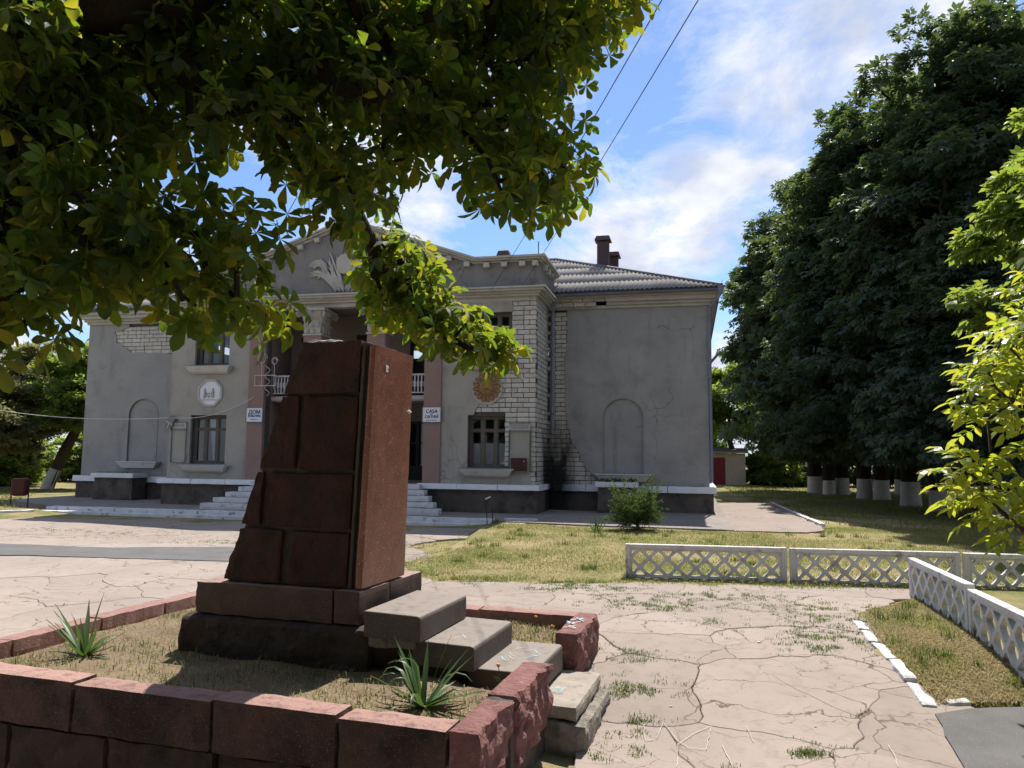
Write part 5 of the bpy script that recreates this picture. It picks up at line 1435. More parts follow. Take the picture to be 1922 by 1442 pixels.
def palmate_hi(seed, L_=.15):
    rr = random.Random(seed); n = rr.choice((5,6,7)); V = []; F = []
    for k in range(n):
        a = (k-(n-1)/2)/((n-1)/2)*R(118)+R(rr.uniform(-8,8)); l = L_*(1.0-.38*abs(a)/R(118))*rr.uniform(.85,1.1)
        v, f = leaflet_hi(l, l*.235*rr.uniform(.9,1.1), rr.uniform(.05,.55), rr.uniform(.15,.5))
        c, s = math.cos(a), math.sin(a); tw = rr.uniform(-.4,.4)
        v = np.stack([v[:,0]*math.cos(tw)-v[:,2]*math.sin(tw)*.0, v[:,1], v[:,2]+v[:,0]*math.sin(tw)],1)
        v = np.stack([v[:,0]*c+v[:,1]*s, -v[:,0]*s+v[:,1]*c, v[:,2]-.25*abs(a)*0],1)
        b = len(V); V += v.tolist(); F += [tuple(i+b for i in q) for q in f]
    # petiole
    b = len(V); V += [(-.0025,-.12,.015),(.0025,-.12,.015),(.0025,.0,0),(-.0025,.0,0)]; F.append((b,b+1,b+2,b+3))
    return np.array(V), F
def simple_palm(seed, L_=1.0, n=5):
    rr = random.Random(seed); V = []; F = []
    for k in range(n):
        a = (k-(n-1)/2)/((n-1)/2)*R(105)+R(rr.uniform(-10,10)); l = L_*(1-.3*abs(a)/R(105))*rr.uniform(.85,1.1); w = l*.23; dr = rr.uniform(.1,.6)
        d = np.array([math.sin(a),math.cos(a),0]); s = np.array([math.cos(a),-math.sin(a),0])
        b = len(V); V += [[0,0,0],(d*.62*l-s*w+np.array([0,0,-dr*.36*l+.05*l])).tolist(),(d*l+np.array([0,0,-dr*l])).tolist(),(d*.62*l+s*w+np.array([0,0,-dr*.36*l+.05*l])).tolist()]
        F.append((b,b+1,b+2,b+3))
    return np.array(V), F
def basis(fan, nrm):
    """rotation matrices with +Y -> fan, +Z ~ nrm (arrays n,3)"""
    y = fan/np.linalg.norm(fan,axis=1,keepdims=True)
    x = np.cross(y, nrm); l = np.linalg.norm(x,axis=1,keepdims=True); x = np.where(l < 1e-4, np.array([[1.,0,0]]), x/np.maximum(l,1e-6))
    z = np.cross(x, y)
    return np.stack([x,y,z],2)
def scatter(variants, pos_, fan, nrm, size, name):
    Rm = basis(fan, nrm); nv = len(variants); pick = rng.integers(0, nv, len(pos_))
    Vs = []; quads = []; tris = []; off = 0
    for k, (v, f) in enumerate(variants):
        idx = np.nonzero(pick == k)[0]
        if not len(idx): continue
        P = np.einsum('nij,vj->nvi', Rm[idx], v)*size[idx][:,None,None]+pos_[idx][:,None,:]
        Vs.append(P.reshape(-1,3)); m = len(v)
        for q in f:
            a = np.array(q)[None,:]+(np.arange(len(idx))*m)[:,None]+off
            (quads if len(q) == 4 else tris).append(a)
        off += len(idx)*m
    fl = []
    if quads: fl.append(np.concatenate(quads))
    if tris: fl.append(np.concatenate(tris))
    return soup(name, np.concatenate(Vs), fl)
def unit(n): v = rng.normal(size=(n,3)); return v/np.linalg.norm(v,axis=1,keepdims=True)

def grow(root_pts, tips, r0, r_tip=.012, pw_=.5):
    """connect tips to a trunk polyline; returns list of (points, radii) branches"""
    nodes = [np.array(p,float) for p in root_pts]; parent = [-1]+list(range(len(root_pts)-1)); first = 1
    order = sorted(range(len(tips)), key=lambda i: min(np.linalg.norm(np.array(tips[i])-n) for n in nodes))
    trunk_n = len(nodes)
    ends = []
    for i in order:
        t = np.array(tips[i],float); base = nodes[0]
        arr = np.array(nodes); d = np.linalg.norm(arr-t,axis=1)+.35*np.maximum(0, arr[:,2]-t[2])*0
        d[:first] += 50
        j = int(np.argmin(d)); L_ = d[j] if d[j] < 40 else np.linalg.norm(nodes[j]-t)
        n = max(1, int(L_/.45)); prev = j; a = nodes[j]
        for k in range(1, n+1):
            s = k/n; p = a+(t-a)*s
            if k < n: p = p+rng.normal(size=3)*.05*L_*.5+np.array([0,0,.10*L_*math.sin(math.pi*s)])
            nodes.append(p); parent.append(prev); prev = len(nodes)-1
        ends.append(prev)
    cnt = np.zeros(len(nodes))
    for e in ends: cnt[e] += 1
    for k in range(len(nodes)-1, 0, -1): cnt[parent[k]] += cnt[k]
    tot = max(cnt[0],1); rad = r_tip+(r0-r_tip)*(np.maximum(cnt,.3)/tot)**pw_
    kids = [[] for _ in nodes]
    for k in range(1, len(nodes)): kids[parent[k]].append(k)
    out = []; stack = [(0, None)]
    while stack:
        s, par = stack.pop(); path = [s] if par is None else [par, s]
        cur = s
        while kids[cur]:
            ks = sorted(kids[cur], key=lambda q: -cnt[q]); nxt = ks[0]
            for o in ks[1:]: stack.append((o, cur))
            path.append(nxt); cur = nxt
        rr = [rad[q] for q in path]
        if par is not None: rr[0] = rr[1]
        out.append(([nodes[q] for q in path], rr))
    return out
def branches_mesh(br, name, nside=7, minr=0.0):
    mb = MB()
    for pts, rr in br:
        if max(rr) < minr or len(pts) < 2: continue
        mb.tube([tuple(p) for p in pts], [float(r_) for r_ in rr], nside if max(rr) > .05 else 4, cap=False)
    return pyd(name, mb.v, mb.f, True)

# --- the chestnut overhead: trunk left of the view, limbs reaching over the planter
TIPS = [(-2.09,3.93,4.36),(-2.85,4.23,3.81),(-0.22,4.8,4.58),(-2.58,4.37,4.62),(0.32,5.38,5.32),(-1.21,4.27,4.4),(-1.17,4.81,4.36),(-2.25,3.8,3.84),(-2.59,3.79,3.15),(-1.37,4.39,4.04),(-1.6,4.34,4.37),(-1.72,4.24,3.02),(0.39,4.79,4.92),(-2.11,4.04,3.9),(-3.1,4.28,4.11),(-0.98,5.82,3.18),(-2.44,3.98,3.75),(-3.02,4.07,4.57),(-1.9,4.62,4.28),(-2.04,3.56,2.98),(-1.27,4.33,4.79),(-2.22,4.02,4.11),(-0.78,5.61,3.22),(-1.82,4.29,3.24),(0.01,5.08,3.85),(0.76,5.91,5.69),(-0.66,4.82,5.08),(-2.83,4.09,4.3),(-0.35,6.1,2.89),(-2.82,4.0,2.66),(-2.33,4.28,3.2),(-0.16,4.5,3.78),(-0.94,4.93,4.88),(-1.4,5.16,5.4),(-2.66,4.07,3.42),(-2.15,4.68,4.46),(-2.92,4.42,4.62),(0.1,4.78,4.03),(0.27,4.99,4.82),(-0.9,4.8,4.32),(-2.39,4.01,2.9),(0.08,5.09,4.5),(-0.47,4.62,4.25),(-1.52,4.18,2.84),(-1.87,4.03,4.45),(-0.16,4.74,4.75),(-2.28,3.78,4.28),(-1.12,4.77,3.8),(-1.7,3.88,3.7),(0.29,5.19,5.41),(0.04,5.05,4.69),(-0.48,5.45,5.04),(-0.69,5.0,4.44),(-1.87,4.48,2.86),(-2.63,3.73,2.91),(-2.82,4.77,5.1),(-1.99,4.18,2.98),(0.34,4.85,3.85),(-0.44,4.87,5.17),(-2.73,4.66,4.49),(0.12,4.69,4.85),(-2.13,4.14,3.38),(-2.01,4.71,4.13),(-1.54,4.56,4.66),(-2.58,3.62,3.48),(-1.79,4.86,5.22),(-0.22,4.69,4.25),(-1.63,4.61,4.24),(-1.02,4.9,3.66),(-2.07,4.0,3.63),(-2.21,3.45,2.74),(-0.35,4.66,4.05),(-0.51,6.1,3.05),(-2.11,4.4,4.06),(-0.1,5.76,2.71),(-2.24,4.77,5.03),(-2.28,4.14,4.7),(-2.65,4.18,4.15),(-2.67,4.08,2.74),(0.33,5.49,4.76),(-1.37,4.54,4.33),(0.72,5.28,5.27),(-0.78,4.59,4.0),(-2.45,4.13,3.26),(-3.11,4.25,3.8),(0.5,5.01,5.26),(0.5,4.89,4.78),(-0.86,4.7,3.82),(-2.16,4.28,4.23),(-1.04,4.63,4.46),(-1.22,4.64,4.8),(-0.51,4.74,4.55),(-1.66,4.64,4.03),(-1.33,4.86,3.89),(-2.44,3.8,4.46),(-1.93,4.66,5.03),(-0.27,5.11,5.36),(-0.92,5.0,5.18),(-1.84,4.07,4.27),(-0.19,5.25,4.61),(-2.5,3.95,3.03),(-0.86,6.07,3.13),(-1.17,4.25,3.51),(-0.75,4.48,4.43),(-0.19,5.12,3.88),(-1.46,4.18,4.77),(0.29,5.27,3.83),(-2.08,4.35,3.24),(-1.03,4.32,4.83),(-2.77,3.9,3.38),(0.2,4.63,3.55),(-1.04,5.65,3.34),(-0.57,5.89,3.12),(-2.52,4.47,3.96),(-2.59,3.47,4.23),(-1.53,5.1,5.05),(-1.82,4.96,4.7),(-1.68,4.09,4.62),(-1.52,4.96,4.34),(-1.04,4.21,4.07),(-0.71,5.79,3.03),(-0.31,5.37,4.38),(-0.18,5.77,2.79),(0.49,5.79,5.84),(-2.48,4.85,4.94),(-2.7,3.9,4.53),(-2.35,4.54,4.55),(-0.5,5.32,4.44),(-0.92,5.05,4.64),(-0.78,5.11,4.79),(0.64,5.56,5.24),(-2.26,4.26,2.96),(-0.68,5.13,5.05),(0.08,5.39,5.41),(-2.34,3.42,3.93),(-2.71,3.71,3.93),(-2.25,4.71,4.67),(0.18,5.41,4.45),(-0.13,5.14,5.21),(-3.25,4.42,4.53),(-1.27,4.08,3.7),(-2.23,3.48,2.54),(-0.68,4.76,3.88),(-1.77,3.72,3.06),(-1.69,3.89,2.77),(-1.23,5.25,5.08),(-0.88,4.26,3.38),(-2.43,3.42,2.59),(-1.35,4.66,3.99),(-0.36,4.99,4.98),(-0.95,5.9,3.55),(-1.15,5.19,5.3),(-2.09,4.49,3.8),(-0.68,5.74,3.25),(-0.95,5.95,3.36),(-0.45,5.74,2.87),(-1.45,4.02,3.85),(-1.48,5.12,4.66),(0.05,5.34,4.25),(-2.45,3.56,3.62),(0.23,4.72,4.47),(-2.55,4.69,4.39),(-1.91,3.63,2.91),(0.78,4.9,5.27),(0.87,5.53,5.66),(-0.38,5.4,4.81),(-0.08,4.76,4.14),(-0.82,6.13,3.46),(-2.1,4.21,4.76),(-1.78,4.66,4.89),(-0.16,5.36,5.07),(-1.68,4.44,3.21),(-0.63,6.12,3.06),(-2.88,4.5,4.93),(-0.62,5.35,4.81),(-2.62,4.17,3.66),(-1.78,4.03,4.04),(-0.4,5.7,5.78),(-0.58,5.56,2.88),(-1.72,4.99,5.11),(-0.93,4.36,4.62),(0.26,5.57,5.15),(-1.63,5.04,5.33),(0.45,5.6,5.23),(-0.08,5.12,5.4),(-2.61,4.78,5.14),(-0.42,4.38,4.65),(-1.48,4.5,2.79),(-0.53,4.4,3.96),(-1.86,4.51,4.43),(-2.46,4.07,4.24),(-0.69,5.21,4.28),(-2.01,3.58,3.17),(-2.21,3.5,3.28),(-0.35,5.76,2.99),(-0.19,4.49,4.99),(-0.78,4.34,4.85),(-1.34,5.04,4.82),(0.3,5.86,5.88),(-3.12,4.46,4.76),(0.45,5.64,5.05),(-2.2,3.9,3.59),(0.66,5.59,5.68),(-0.58,5.43,5.59),(-2.38,4.56,3.9),(-0.64,4.51,4.66),(-2.96,4.38,4.21),(-0.78,5.56,3.43),(-1.04,5.84,3.67),(0.03,5.39,5.09),(-1.08,6.14,3.56),(-1.23,5.18,4.74),(-2.71,4.5,4.17),(-0.95,4.17,3.54),(0.24,4.6,5.02),(-0.03,5.37,4.48),(-0.14,5.25,4.15),(-0.07,4.46,3.55),(0.16,5.12,3.99),(-0.79,4.2,4.0),(-2.85,3.85,4.2),(-2.91,4.49,4.11),(-2.34,3.55,3.81),(0.3,5.12,4.14),(-0.44,5.56,5.39),(0.04,4.52,5.01),(-0.32,5.55,2.77),(-0.98,6.14,3.14),(-1.43,3.89,3.06),(-0.76,6.08,3.21),(0.16,5.68,5.4),(-1.39,3.96,4.34),(-0.62,4.34,4.19)]
def near_chestnut():
    tree = empty('chestnut_tree', (-3.75,4.35,-.05), 0, label='old horse chestnut spreading its hanging branches over the planter and pedestal', cat='tree')
    org = np.array([-3.75,4.35,-.05])
    trunk = [(-3.75,4.35,-.15),(-3.55,4.3,1.2),(-3.2,4.22,2.5),(-2.85,4.12,3.4),(-2.5,4.05,4.4),(-2.2,4.2,5.6),(-1.8,4.5,7.0),(-1.5,4.7,8.4)]
    tips = [np.array(t) for t in TIPS]
    # the rest of the crown, above and beside the view
    up = []
    while len(up) < 115:
        v = unit(1)[0]; p = np.array([-2.3,4.7,6.7])+v*np.array([3.5,2.7,2.8])*rng.uniform(.6,1.0)**.6
        if p[2] < 5.0 and p[0] > -3.4: continue
        if p[2]-2 < .60*p[1] and p[0] > -.70*p[1] and p[0] < .70*p[1]: continue
        up.append(p)
    limb = [np.array(p) for p in ((-2.1,4.2,4.1),(-1.6,4.3,3.95),(-1.28,4.75,3.79),(-1.1,5.2,3.66),(-1.05,5.7,3.53),(-.84,5.8,3.19),(-.42,5.85,2.92),(-.05,5.9,2.70))]
    limb2 = [np.array(p) for p in ((-1.7,4.4,4.9),(-.9,4.7,4.9),(-.1,5.0,4.6),(.35,5.2,4.2))]
    br = grow(trunk, limb+limb2+tips+up, .27, .004, .62)
    wood = branches_mesh([([p-org for p in pts], rr) for pts, rr in br], 'trunk', 10)
    link('trunk', wood, MAT['bark'], tree)
    allt = tips+up; n_each = 15
    P = []; fan = []; nr = []
    for i, t in enumerate(allt):
        n = 17 if i < len(tips) else 20
        low = t[1] > 5.45 and t[2] < 3.9
        rad = .19 if low else .25
        if low: n = 12
        dv = unit(n); c = t+dv*rad*rng.uniform(.35,1.0,(n,1))**.7
        c[:,2] += .05
        P.append(c); f = dv*1.0+np.array([0,0,-.75])+rng.normal(size=(n,3))*.3; fan.append(f)
        nr.append(np.array([0,0,1.])+rng.normal(size=(n,3))*.45+np.array([.1,.35,0]))
    P = np.concatenate(P); fan = np.concatenate(fan); nr = np.concatenate(nr); size = rng.uniform(.72,1.12,len(P))
    variants = [palmate_hi(s) for s in range(9)]
    # the largest leaves in view stay single leaves, the rest is foliage
    d = P-np.array([0,0,2.0]); zc = d[:,1]*math.cos(R(5.3))+d[:,2]*math.sin(R(5.3)); yc = -d[:,1]*math.sin(R(5.3))+d[:,2]*math.cos(R(5.3))
    inv = (np.abs(d[:,0]/zc) < .64) & (np.abs(yc/zc) < .48) & (zc > .5)
    # keep the outer sprays clear of the lens
    near = np.linalg.norm(d,axis=1) < 2.4
    keep = ~near
    score = np.where(inv & keep, size/zc, -1); order = np.argsort(-score)[:300]
    mask = np.zeros(len(P),bool); mask[order] = True
    rest = keep & ~mask
    crown = link('crown', scatter(variants, (P-org)[rest], fan[rest], nr[rest], size[rest], 'crown'), MAT['leaf_chestnut'], tree, kind='stuff')
    vm = []
    for v, f in variants:
        me = pyd('leaf', v, f); me.materials.append(MAT['leaf_chestnut']); vm.append(me)
    Rm = basis(fan, nr)
    for k in order:
        o = bpy.data.objects.new('leaf', vm[int(rng.integers(0,len(vm)))]); col.objects.link(o); o.parent = tree
        m = Matrix([list(Rm[k][0])+[0],list(Rm[k][1])+[0],list(Rm[k][2])+[0],[0,0,0,1]])
        o.matrix_local = Matrix.Translation((P-org)[k].tolist()) @ m @ Matrix.Scale(float(size[k]),4)
    # spiny fruits
    bur = MB(); fm = None
    for (x,y,z) in ((.05,5.9,3.86),(.09,5.9,3.80),(.0,5.92,3.78),(.62,6.3,4.62),(.68,6.3,4.58)):
        b = rough_mesh('fruit', bxc(-.026,.026,-.026,.026,-.026,.026), (4,4,4), .006, 40, x*9, .012); link('fruit', b, MAT['leaf_light'], tree, loc=(x-org[0],y-org[1],z-org[2]))
near_chestnut()

# --- chestnut row on the right
def crown_mesh(name, seed, rx, rz, zc, clumps=230, per=95, leaf=.30, variants=None, lump=.8, shell=.55, droop=.55, flat=.6, skirt=.62):
    st = np.random.default_rng(seed)
    P = []; fan = []; nr = []; tips = []
    for k in range(clumps):
        v = st.normal(size=3); v /= np.linalg.norm(v)
        rr = st.uniform(shell,1.0)**.7
        lobes = 1+.16*noise.noise(Vector((v[0]*1.9+seed,v[1]*1.9,v[2]*1.9)))
        zz = v[2]
        prof = 1.0 if zz < 0 else 1.0-.12*zz
        c = np.array([v[0]*rx*prof, v[1]*rx*prof, zz*rz])*rr*lobes; c[2] += zc
        if zz < -.5: c[2] = zc-rz*st.uniform(.42,skirt); c[:2] *= 1.3
        tips.append(c)
        dv = st.normal(size=(per,3)); dv /= np.linalg.norm(dv,axis=1,keepdims=True)
        dv[:,2] = np.where(dv[:,2] < -.2, -dv[:,2]*.5, dv[:,2])
        r_ = lump*st.uniform(.6,1.25)
        p = c+dv*np.array([r_,r_,r_*flat])*st.uniform(.55,1.0,(per,1))
        P.append(p); o = p-np.array([0,0,zc]); o = o/np.linalg.norm(o,axis=1,keepdims=True)
        fan.append(dv*.7+o*.5+np.array([0,0,-droop])+st.normal(size=(per,3))*.3); nr.append(np.array([0,0,1.])+o*.3+st.normal(size=(per,3))*.35)
    P = np.concatenate(P); fan = np.concatenate(fan); nr = np.concatenate(nr); size = leaf*st.uniform(.75,1.2,len(P))
    return scatter(variants, P, fan, nr, size, name), tips
palm = [simple_palm(s) for s in range(4)]
row = []
CM = []
for k, (rx, rz, zc) in enumerate(((5.0,8.2,10.8),(4.6,7.6,10.2),(5.2,8.0,10.5))):
    me, tips = crown_mesh('crown', 20+k, rx, rz, zc, 430, 64, .31, palm, 1.0, .5, skirt=1.03, flat=.85)
    me.materials.append(MAT['leaf_far'])
    tips = [t for t in tips]
    rs = random.Random(k); sel = rs.sample(tips, 46)
    trunk = [(0,0,-.2),(0,.02,1.2),(.05,0,2.6),(-.05,.05,4.5),(.08,0,7),(0,0,10),(.05,.05,13.5)]
    br = grow(trunk, sel, .36, .02, .7)
    wm = branches_mesh(br, 'trunk', 9, .0); wm.materials.append(MAT['bark'])
    CM.append((me, wm))
wash = MB(); wash.tube([(0,0,-.1),(0,0,.0),(0,.002,.35),(0,.008,.85)], [.50,.445,.40,.385], 14, cap=False)
wash_m = wash.mesh('limewash_band', True); wash_m.materials.append(MAT['limewash'])
def chestnut(x, y, s, k, rz, label, white=True, ws=1.0, grp='chestnuts in the row beside the house'):
    e = empty('chestnut_tree', (x,y,zlawn(x,y)-.02), R(rz), label=label, cat='tree', group=grp)
    for nm, me in (('crown', CM[k][0]), ('trunk', CM[k][1])):
        o = bpy.data.objects.new(nm, me); col.objects.link(o); o.parent = e; o.scale = (s,s,s)
        if nm == 'crown': o['kind'] = 'stuff'
    if white:
        o = bpy.data.objects.new('limewash_band', wash_m); col.objects.link(o); o.parent = e; o.scale = (s*1.02,s*1.02,ws)
T1 = 'tall chestnut with limewashed trunk in the row on the grass beside the house'
LB = {0: 'chestnut with the broadest limewashed trunk of the row beside the house', 1: 'chestnut with slim leaning limewashed trunk next to the broadest trunk', 3: 'small chestnut at the near end of the row behind the walnut leaves'}
for i_, (x,y,s,k,rz,w) in enumerate(((17.0,33.0,.97,0,10,1.25),(16.35,29.7,.80,1,130,1.0),(17.6,27.6,1.0,2,220,1.0),(15.9,25.0,.62,1,300,.9),(17.8,39.0,.93,2,60,1.2),(18.3,38.3,.92,0,200,1.15),(17.1,43.6,1.0,1,340,1.15),(17.4,42.4,.78,2,100,.95),(18.2,42.6,.92,0,290,1.15),(21.5,30.5,.95,2,30,1.0),(22.0,36,.95,1,170,1.0),(22.5,44.6,1.0,0,250,1.0),(22,25.5,1.0,0,80,1.0))):
    chestnut(x,y,s,k,rz,LB.get(i_, T1),True,w)
for (x,y,s,k,rz) in ((-7.5,-5.5,.95,0,40),(.5,-8.5,1.0,2,160),(8.5,-6.5,.95,1,250),(-15.5,-3.5,1.0,2,300),(17,-4.5,1.0,0,120)):
    chestnut(x,y,s,k,rz,'chestnut in the row standing opposite the house across the square',True,1.1,'chestnuts opposite the house')
# --- other background trees with small leaves
def leaf_card(seed, n=3):
    rr = random.Random(seed); V = []; F = []
    for k in range(n):
        a = rr.uniform(0,6.283); d = np.array([math.cos(a),math.sin(a),rr.uniform(-.4,.4)]); s = np.array([-math.sin(a),math.cos(a),rr.uniform(-.3,.3)])*.38
        b = len(V); o = np.array([rr.uniform(-.5,.5),rr.uniform(-.5,.5),rr.uniform(-.4,.4)])
        V += [o.tolist(),(o+d*.5-s*.6).tolist(),(o+d).tolist(),(o+d*.5+s*.6).tolist()]; F.append((b,b+1,b+2,b+3))
    return np.array(V), F
cards = [leaf_card(s) for s in range(5)]
def bg_tree(name, loc, label, rx, rz, zc, trunk, mat, clumps, per, leaf, seed, white=0, lump=.55, bark='bark_brown', grp=None, r0=.16, wr=None, shell=.35, cat='tree'):
    e = empty(name, loc, 0, label=label, cat=cat, group=grp)
    me, tips = crown_mesh('crown', seed, rx, rz, zc, clumps, per, leaf, cards, lump, shell, .3, .8)
    off = np.array([trunk[-1][0],trunk[-1][1],0])
    o = link('crown', me, MAT[mat], e, kind='stuff'); o.location = (off[0],off[1],0)
    br = grow(trunk, [t+off for t in tips[::max(1,len(tips)//26)]], r0, .012)
    link('trunk', branches_mesh(br, 'trunk', 8), MAT[bark], e)
    if white:
        w = MB(); b = trunk[1]; t = white/b[2]
        w.tube([(0,0,-.1),(b[0]*t*.5,b[1]*t*.5,white*.5),(b[0]*t,b[1]*t,white)], [(wr or r0)*1.18,(wr or r0)*1.1,(wr or r0)*1.06], 10, cap=False); w.build('limewash_band', MAT['limewash'], e, smooth=True)
bg_tree('leaning_tree', (-22.2,37.0,0), 'leafy green tree with leaning limewashed trunk at the left end of the house', 2.2,2.6,4.6, [(0,0,-.2),(.75,0,1.9),(1.3,.2,3.2),(1.5,.2,4.6)], 'leaf_light', 130, 80, .22, 51, 1.15, .5, r0=.24, wr=.25)
bg_tree('olive_tree', (-23.6,35.0,0), 'olive toned shrubby tree with drooping twigs beyond the litter bin', 2.8,2.4,3.4, [(0,0,-.2),(-.2,0,1.5),(-.5,.2,3)], 'leaf_olive', 170, 90, .22, 52, 0, .6)
bg_tree('silver_tree', (-25.5,41.0,0), 'pale silvery tree rising behind the leaning tree', 2.4,2.8,5.2, [(0,0,-.2),(.1,0,2.5),(.2,.1,6)], 'leaf_olive', 120, 90, .24, 53, 0, .6)
for k, (x,y,r_,h) in enumerate(((-30,46,3.2,2.0),(-25,48,3.0,1.9),(-21.5,46,2.6,1.8),(-27,40,2.2,1.5),(-34,44,3.4,2.4),(-18.5,41,2.0,1.3))):
    bg_tree('shrub', (x,y,0), 'light green shrub at the foot of the leaning tree' if k > 3 else 'dense shrub in the thicket behind the left end of the house', r_,h,h*.75, [(0,0,-.2),(0,0,.5),(0,0,1.2)], 'leaf_light', 90, 90, .28, 60+k, 0, .6, grp='shrubs behind the left end of the house', cat='shrub')
bg_tree('walnut_tree', (16.6,55.5,0), 'light green tree with limewashed trunk in front of the cream garage', 4.0,3.1,5.6, [(0,0,-.2),(-.35,0,1.4),(-.9,0,3.2),(-.9,0,5)], 'leaf_light', 150, 90, .34, 71, 1.3, .7, r0=.20)
for k, (x,y,r_,h) in enumerate(((18.5,54.5,2.2,1.3),(21.5,56,2.6,1.5),(25,56,2.8,2.0),(29,54,3.0,2.4),(33,50,3.2,2.6),(37,45,3.2,2.6),(14.8,60,2.2,3.0),(11,66,3.5,3.2))):
    bg_tree('shrub', (x,y,0), 'light green shrub beside the cream garage' if k in (0,6) else 'dense dark shrub in the hedge behind the chestnut trunks', r_,h,h*.75, [(0,0,-.2),(0,0,.5),(0,0,1.2)], 'leaf_light' if k in (0,6) else 'leaf_far', 90, 90, .30, 80+k, 0, .6, grp='shrubs of the hedge behind the chestnuts', cat='shrub')
# sunlit chestnut boughs at the right edge
def edge_tree():
    e = empty('young_chestnut', (13.6,15.8,0), 0, label='young chestnut with sunlit yellow green leaves above the lattice fence', cat='tree')
    me, tips = crown_mesh('crown', 91, 3.5, 4.6, 6.2, 200, 60, .26, palm, .62, .45)
    o = link('crown', me, MAT['leaf_light'], e, kind='stuff')
    br = grow([(0,0,-.2),(0,0,1.6),(.05,0,3.5),(0,0,6.5)], tips[::6], .15, .015); link('trunk', branches_mesh(br, 'trunk', 8), MAT['bark'], e)
edge_tree()
# walnut branches reaching in over the verge
def leaf_walnut(seed):
    rr = random.Random(seed); V = []; F = []
    def lf(o, a, l):
        d = np.array([math.sin(a),math.cos(a),0]); s = np.array([math.cos(a),-math.sin(a),0]); w = l*.22; dr = rr.uniform(.1,.5); fo = rr.uniform(.1,.5)
        st = [(0,0),(.3,.85),(.6,1.0),(.85,.5),(1,0)]; b = len(V); mid = []; le = []; ri = []
        for k, (t, ww) in enumerate(st):
            p = np.array(o)+d*l*t+np.array([0,0,-dr*l*t*t]); mid.append(len(V)); V.append(p.tolist())
            if 0 < k < 4:
                le.append(len(V)); V.append((p-s*w*ww+np.array([0,0,fo*w*ww])).tolist()); ri.append(len(V)); V.append((p+s*w*ww+np.array([0,0,fo*w*ww])).tolist())
        F.append((mid[0],mid[1],le[0])); F.append((mid[0],ri[0],mid[1]))
        for k in (1,2): F.append((mid[k],mid[k+1],le[k],le[k-1])); F.append((mid[k],ri[k-1],ri[k],mid[k+1]))
        F.append((mid[3],mid[4],le[2])); F.append((mid[3],ri[2],mid[4]))
    for k in range(3):
        y = .07+.065*k
        for s in (-1,1): lf((0,y,-.15*y*y), s*R(rr.uniform(55,80)), .095*rr.uniform(.85,1.15)*(1+.12*k))
    lf((0,.23,-.012), R(rr.uniform(-15,15)), .15)
    b = len(V); V.extend([[-.002,0,0],[.002,0,0],[.002,.23,-.01],[-.002,.23,-.01]]); F.append((b,b+1,b+2,b+3))
    return np.array(V), F
def walnut():
    org = np.array([6.1,7.3,-.2])
    e = empty('walnut_sapling', org.tolist(), 0, label='young walnut with bright yellow green leaves reaching over the white fence', cat='tree')
    tips = [(3.85,6.55,1.92),(3.95,6.5,1.80),(4.1,6.5,2.62),(4.05,6.5,1.62),(4.25,6.5,2.95),(4.25,6.45,1.42),(3.98,6.55,1.70),(4.1,6.6,2.06),(4.3,6.6,2.5),(4.35,6.7,1.75),(4.4,6.4,2.15),(4.15,6.7,2.35),(4.45,6.6,2.8),(4.5,6.6,1.5),(4.6,6.9,3.1),(4.7,6.9,2.4),(4.75,6.7,1.9),(5.0,7.0,2.9),(5.2,7.0,2.2),(4.05,6.5,2.75),(4.5,6.7,3.2)]
    for k in range(40):
        v = unit(1)[0]; tips.append(tuple(np.array([6.2,7.3,2.9])+v*np.array([1.3,1.3,1.2])))
    br = grow([org+np.array(p) for p in ((0,0,-.1),(0,0,.8),(.02,0,1.6),(0,0,2.4),(.0,0,3.2))], tips, .06, .005)
    link('trunk', branches_mesh([([p-org for p in pts], rr) for pts, rr in br], 'trunk', 7), MAT['bark_brown'], e)
    P = []; fan = []; nr = []
    for t in tips:
        n = 9; dv = unit(n); P.append(np.array(t)-org+dv*.07+np.array([0,0,.02])); fan.append(dv*np.array([1,1,.5])+np.array([-.25,0,-.1])); nr.append(np.array([0,0,1.])+rng.normal(size=(n,3))*.3)
    P = np.concatenate(P); fan = np.concatenate(fan); nr = np.concatenate(nr); size = rng.uniform(.8,1.2,len(P))
    vs_ = [leaf_walnut(s) for s in range(7)]
    ms = []
    for v, f in vs_:
        me = pyd('leaf', v, f); me.materials.append(MAT['leaf_walnut']); ms.append(me)
    nvis = 21*9
    Rm = basis(fan, nr)
    for k in range(nvis):
        o = bpy.data.objects.new('leaf', ms[k % 7]); col.objects.link(o); o.parent = e
        m = Matrix([list(Rm[k][0])+[0],list(Rm[k][1])+[0],list(Rm[k][2])+[0],[0,0,0,1]])
        o.matrix_local = Matrix.Translation(P[k].tolist()) @ m @ Matrix.Scale(float(size[k]),4)
    link('crown', scatter(vs_, P[nvis:], fan[nvis:], nr[nvis:], size[nvis:], 'crown'), MAT['leaf_walnut'], e, kind='stuff')
walnut()

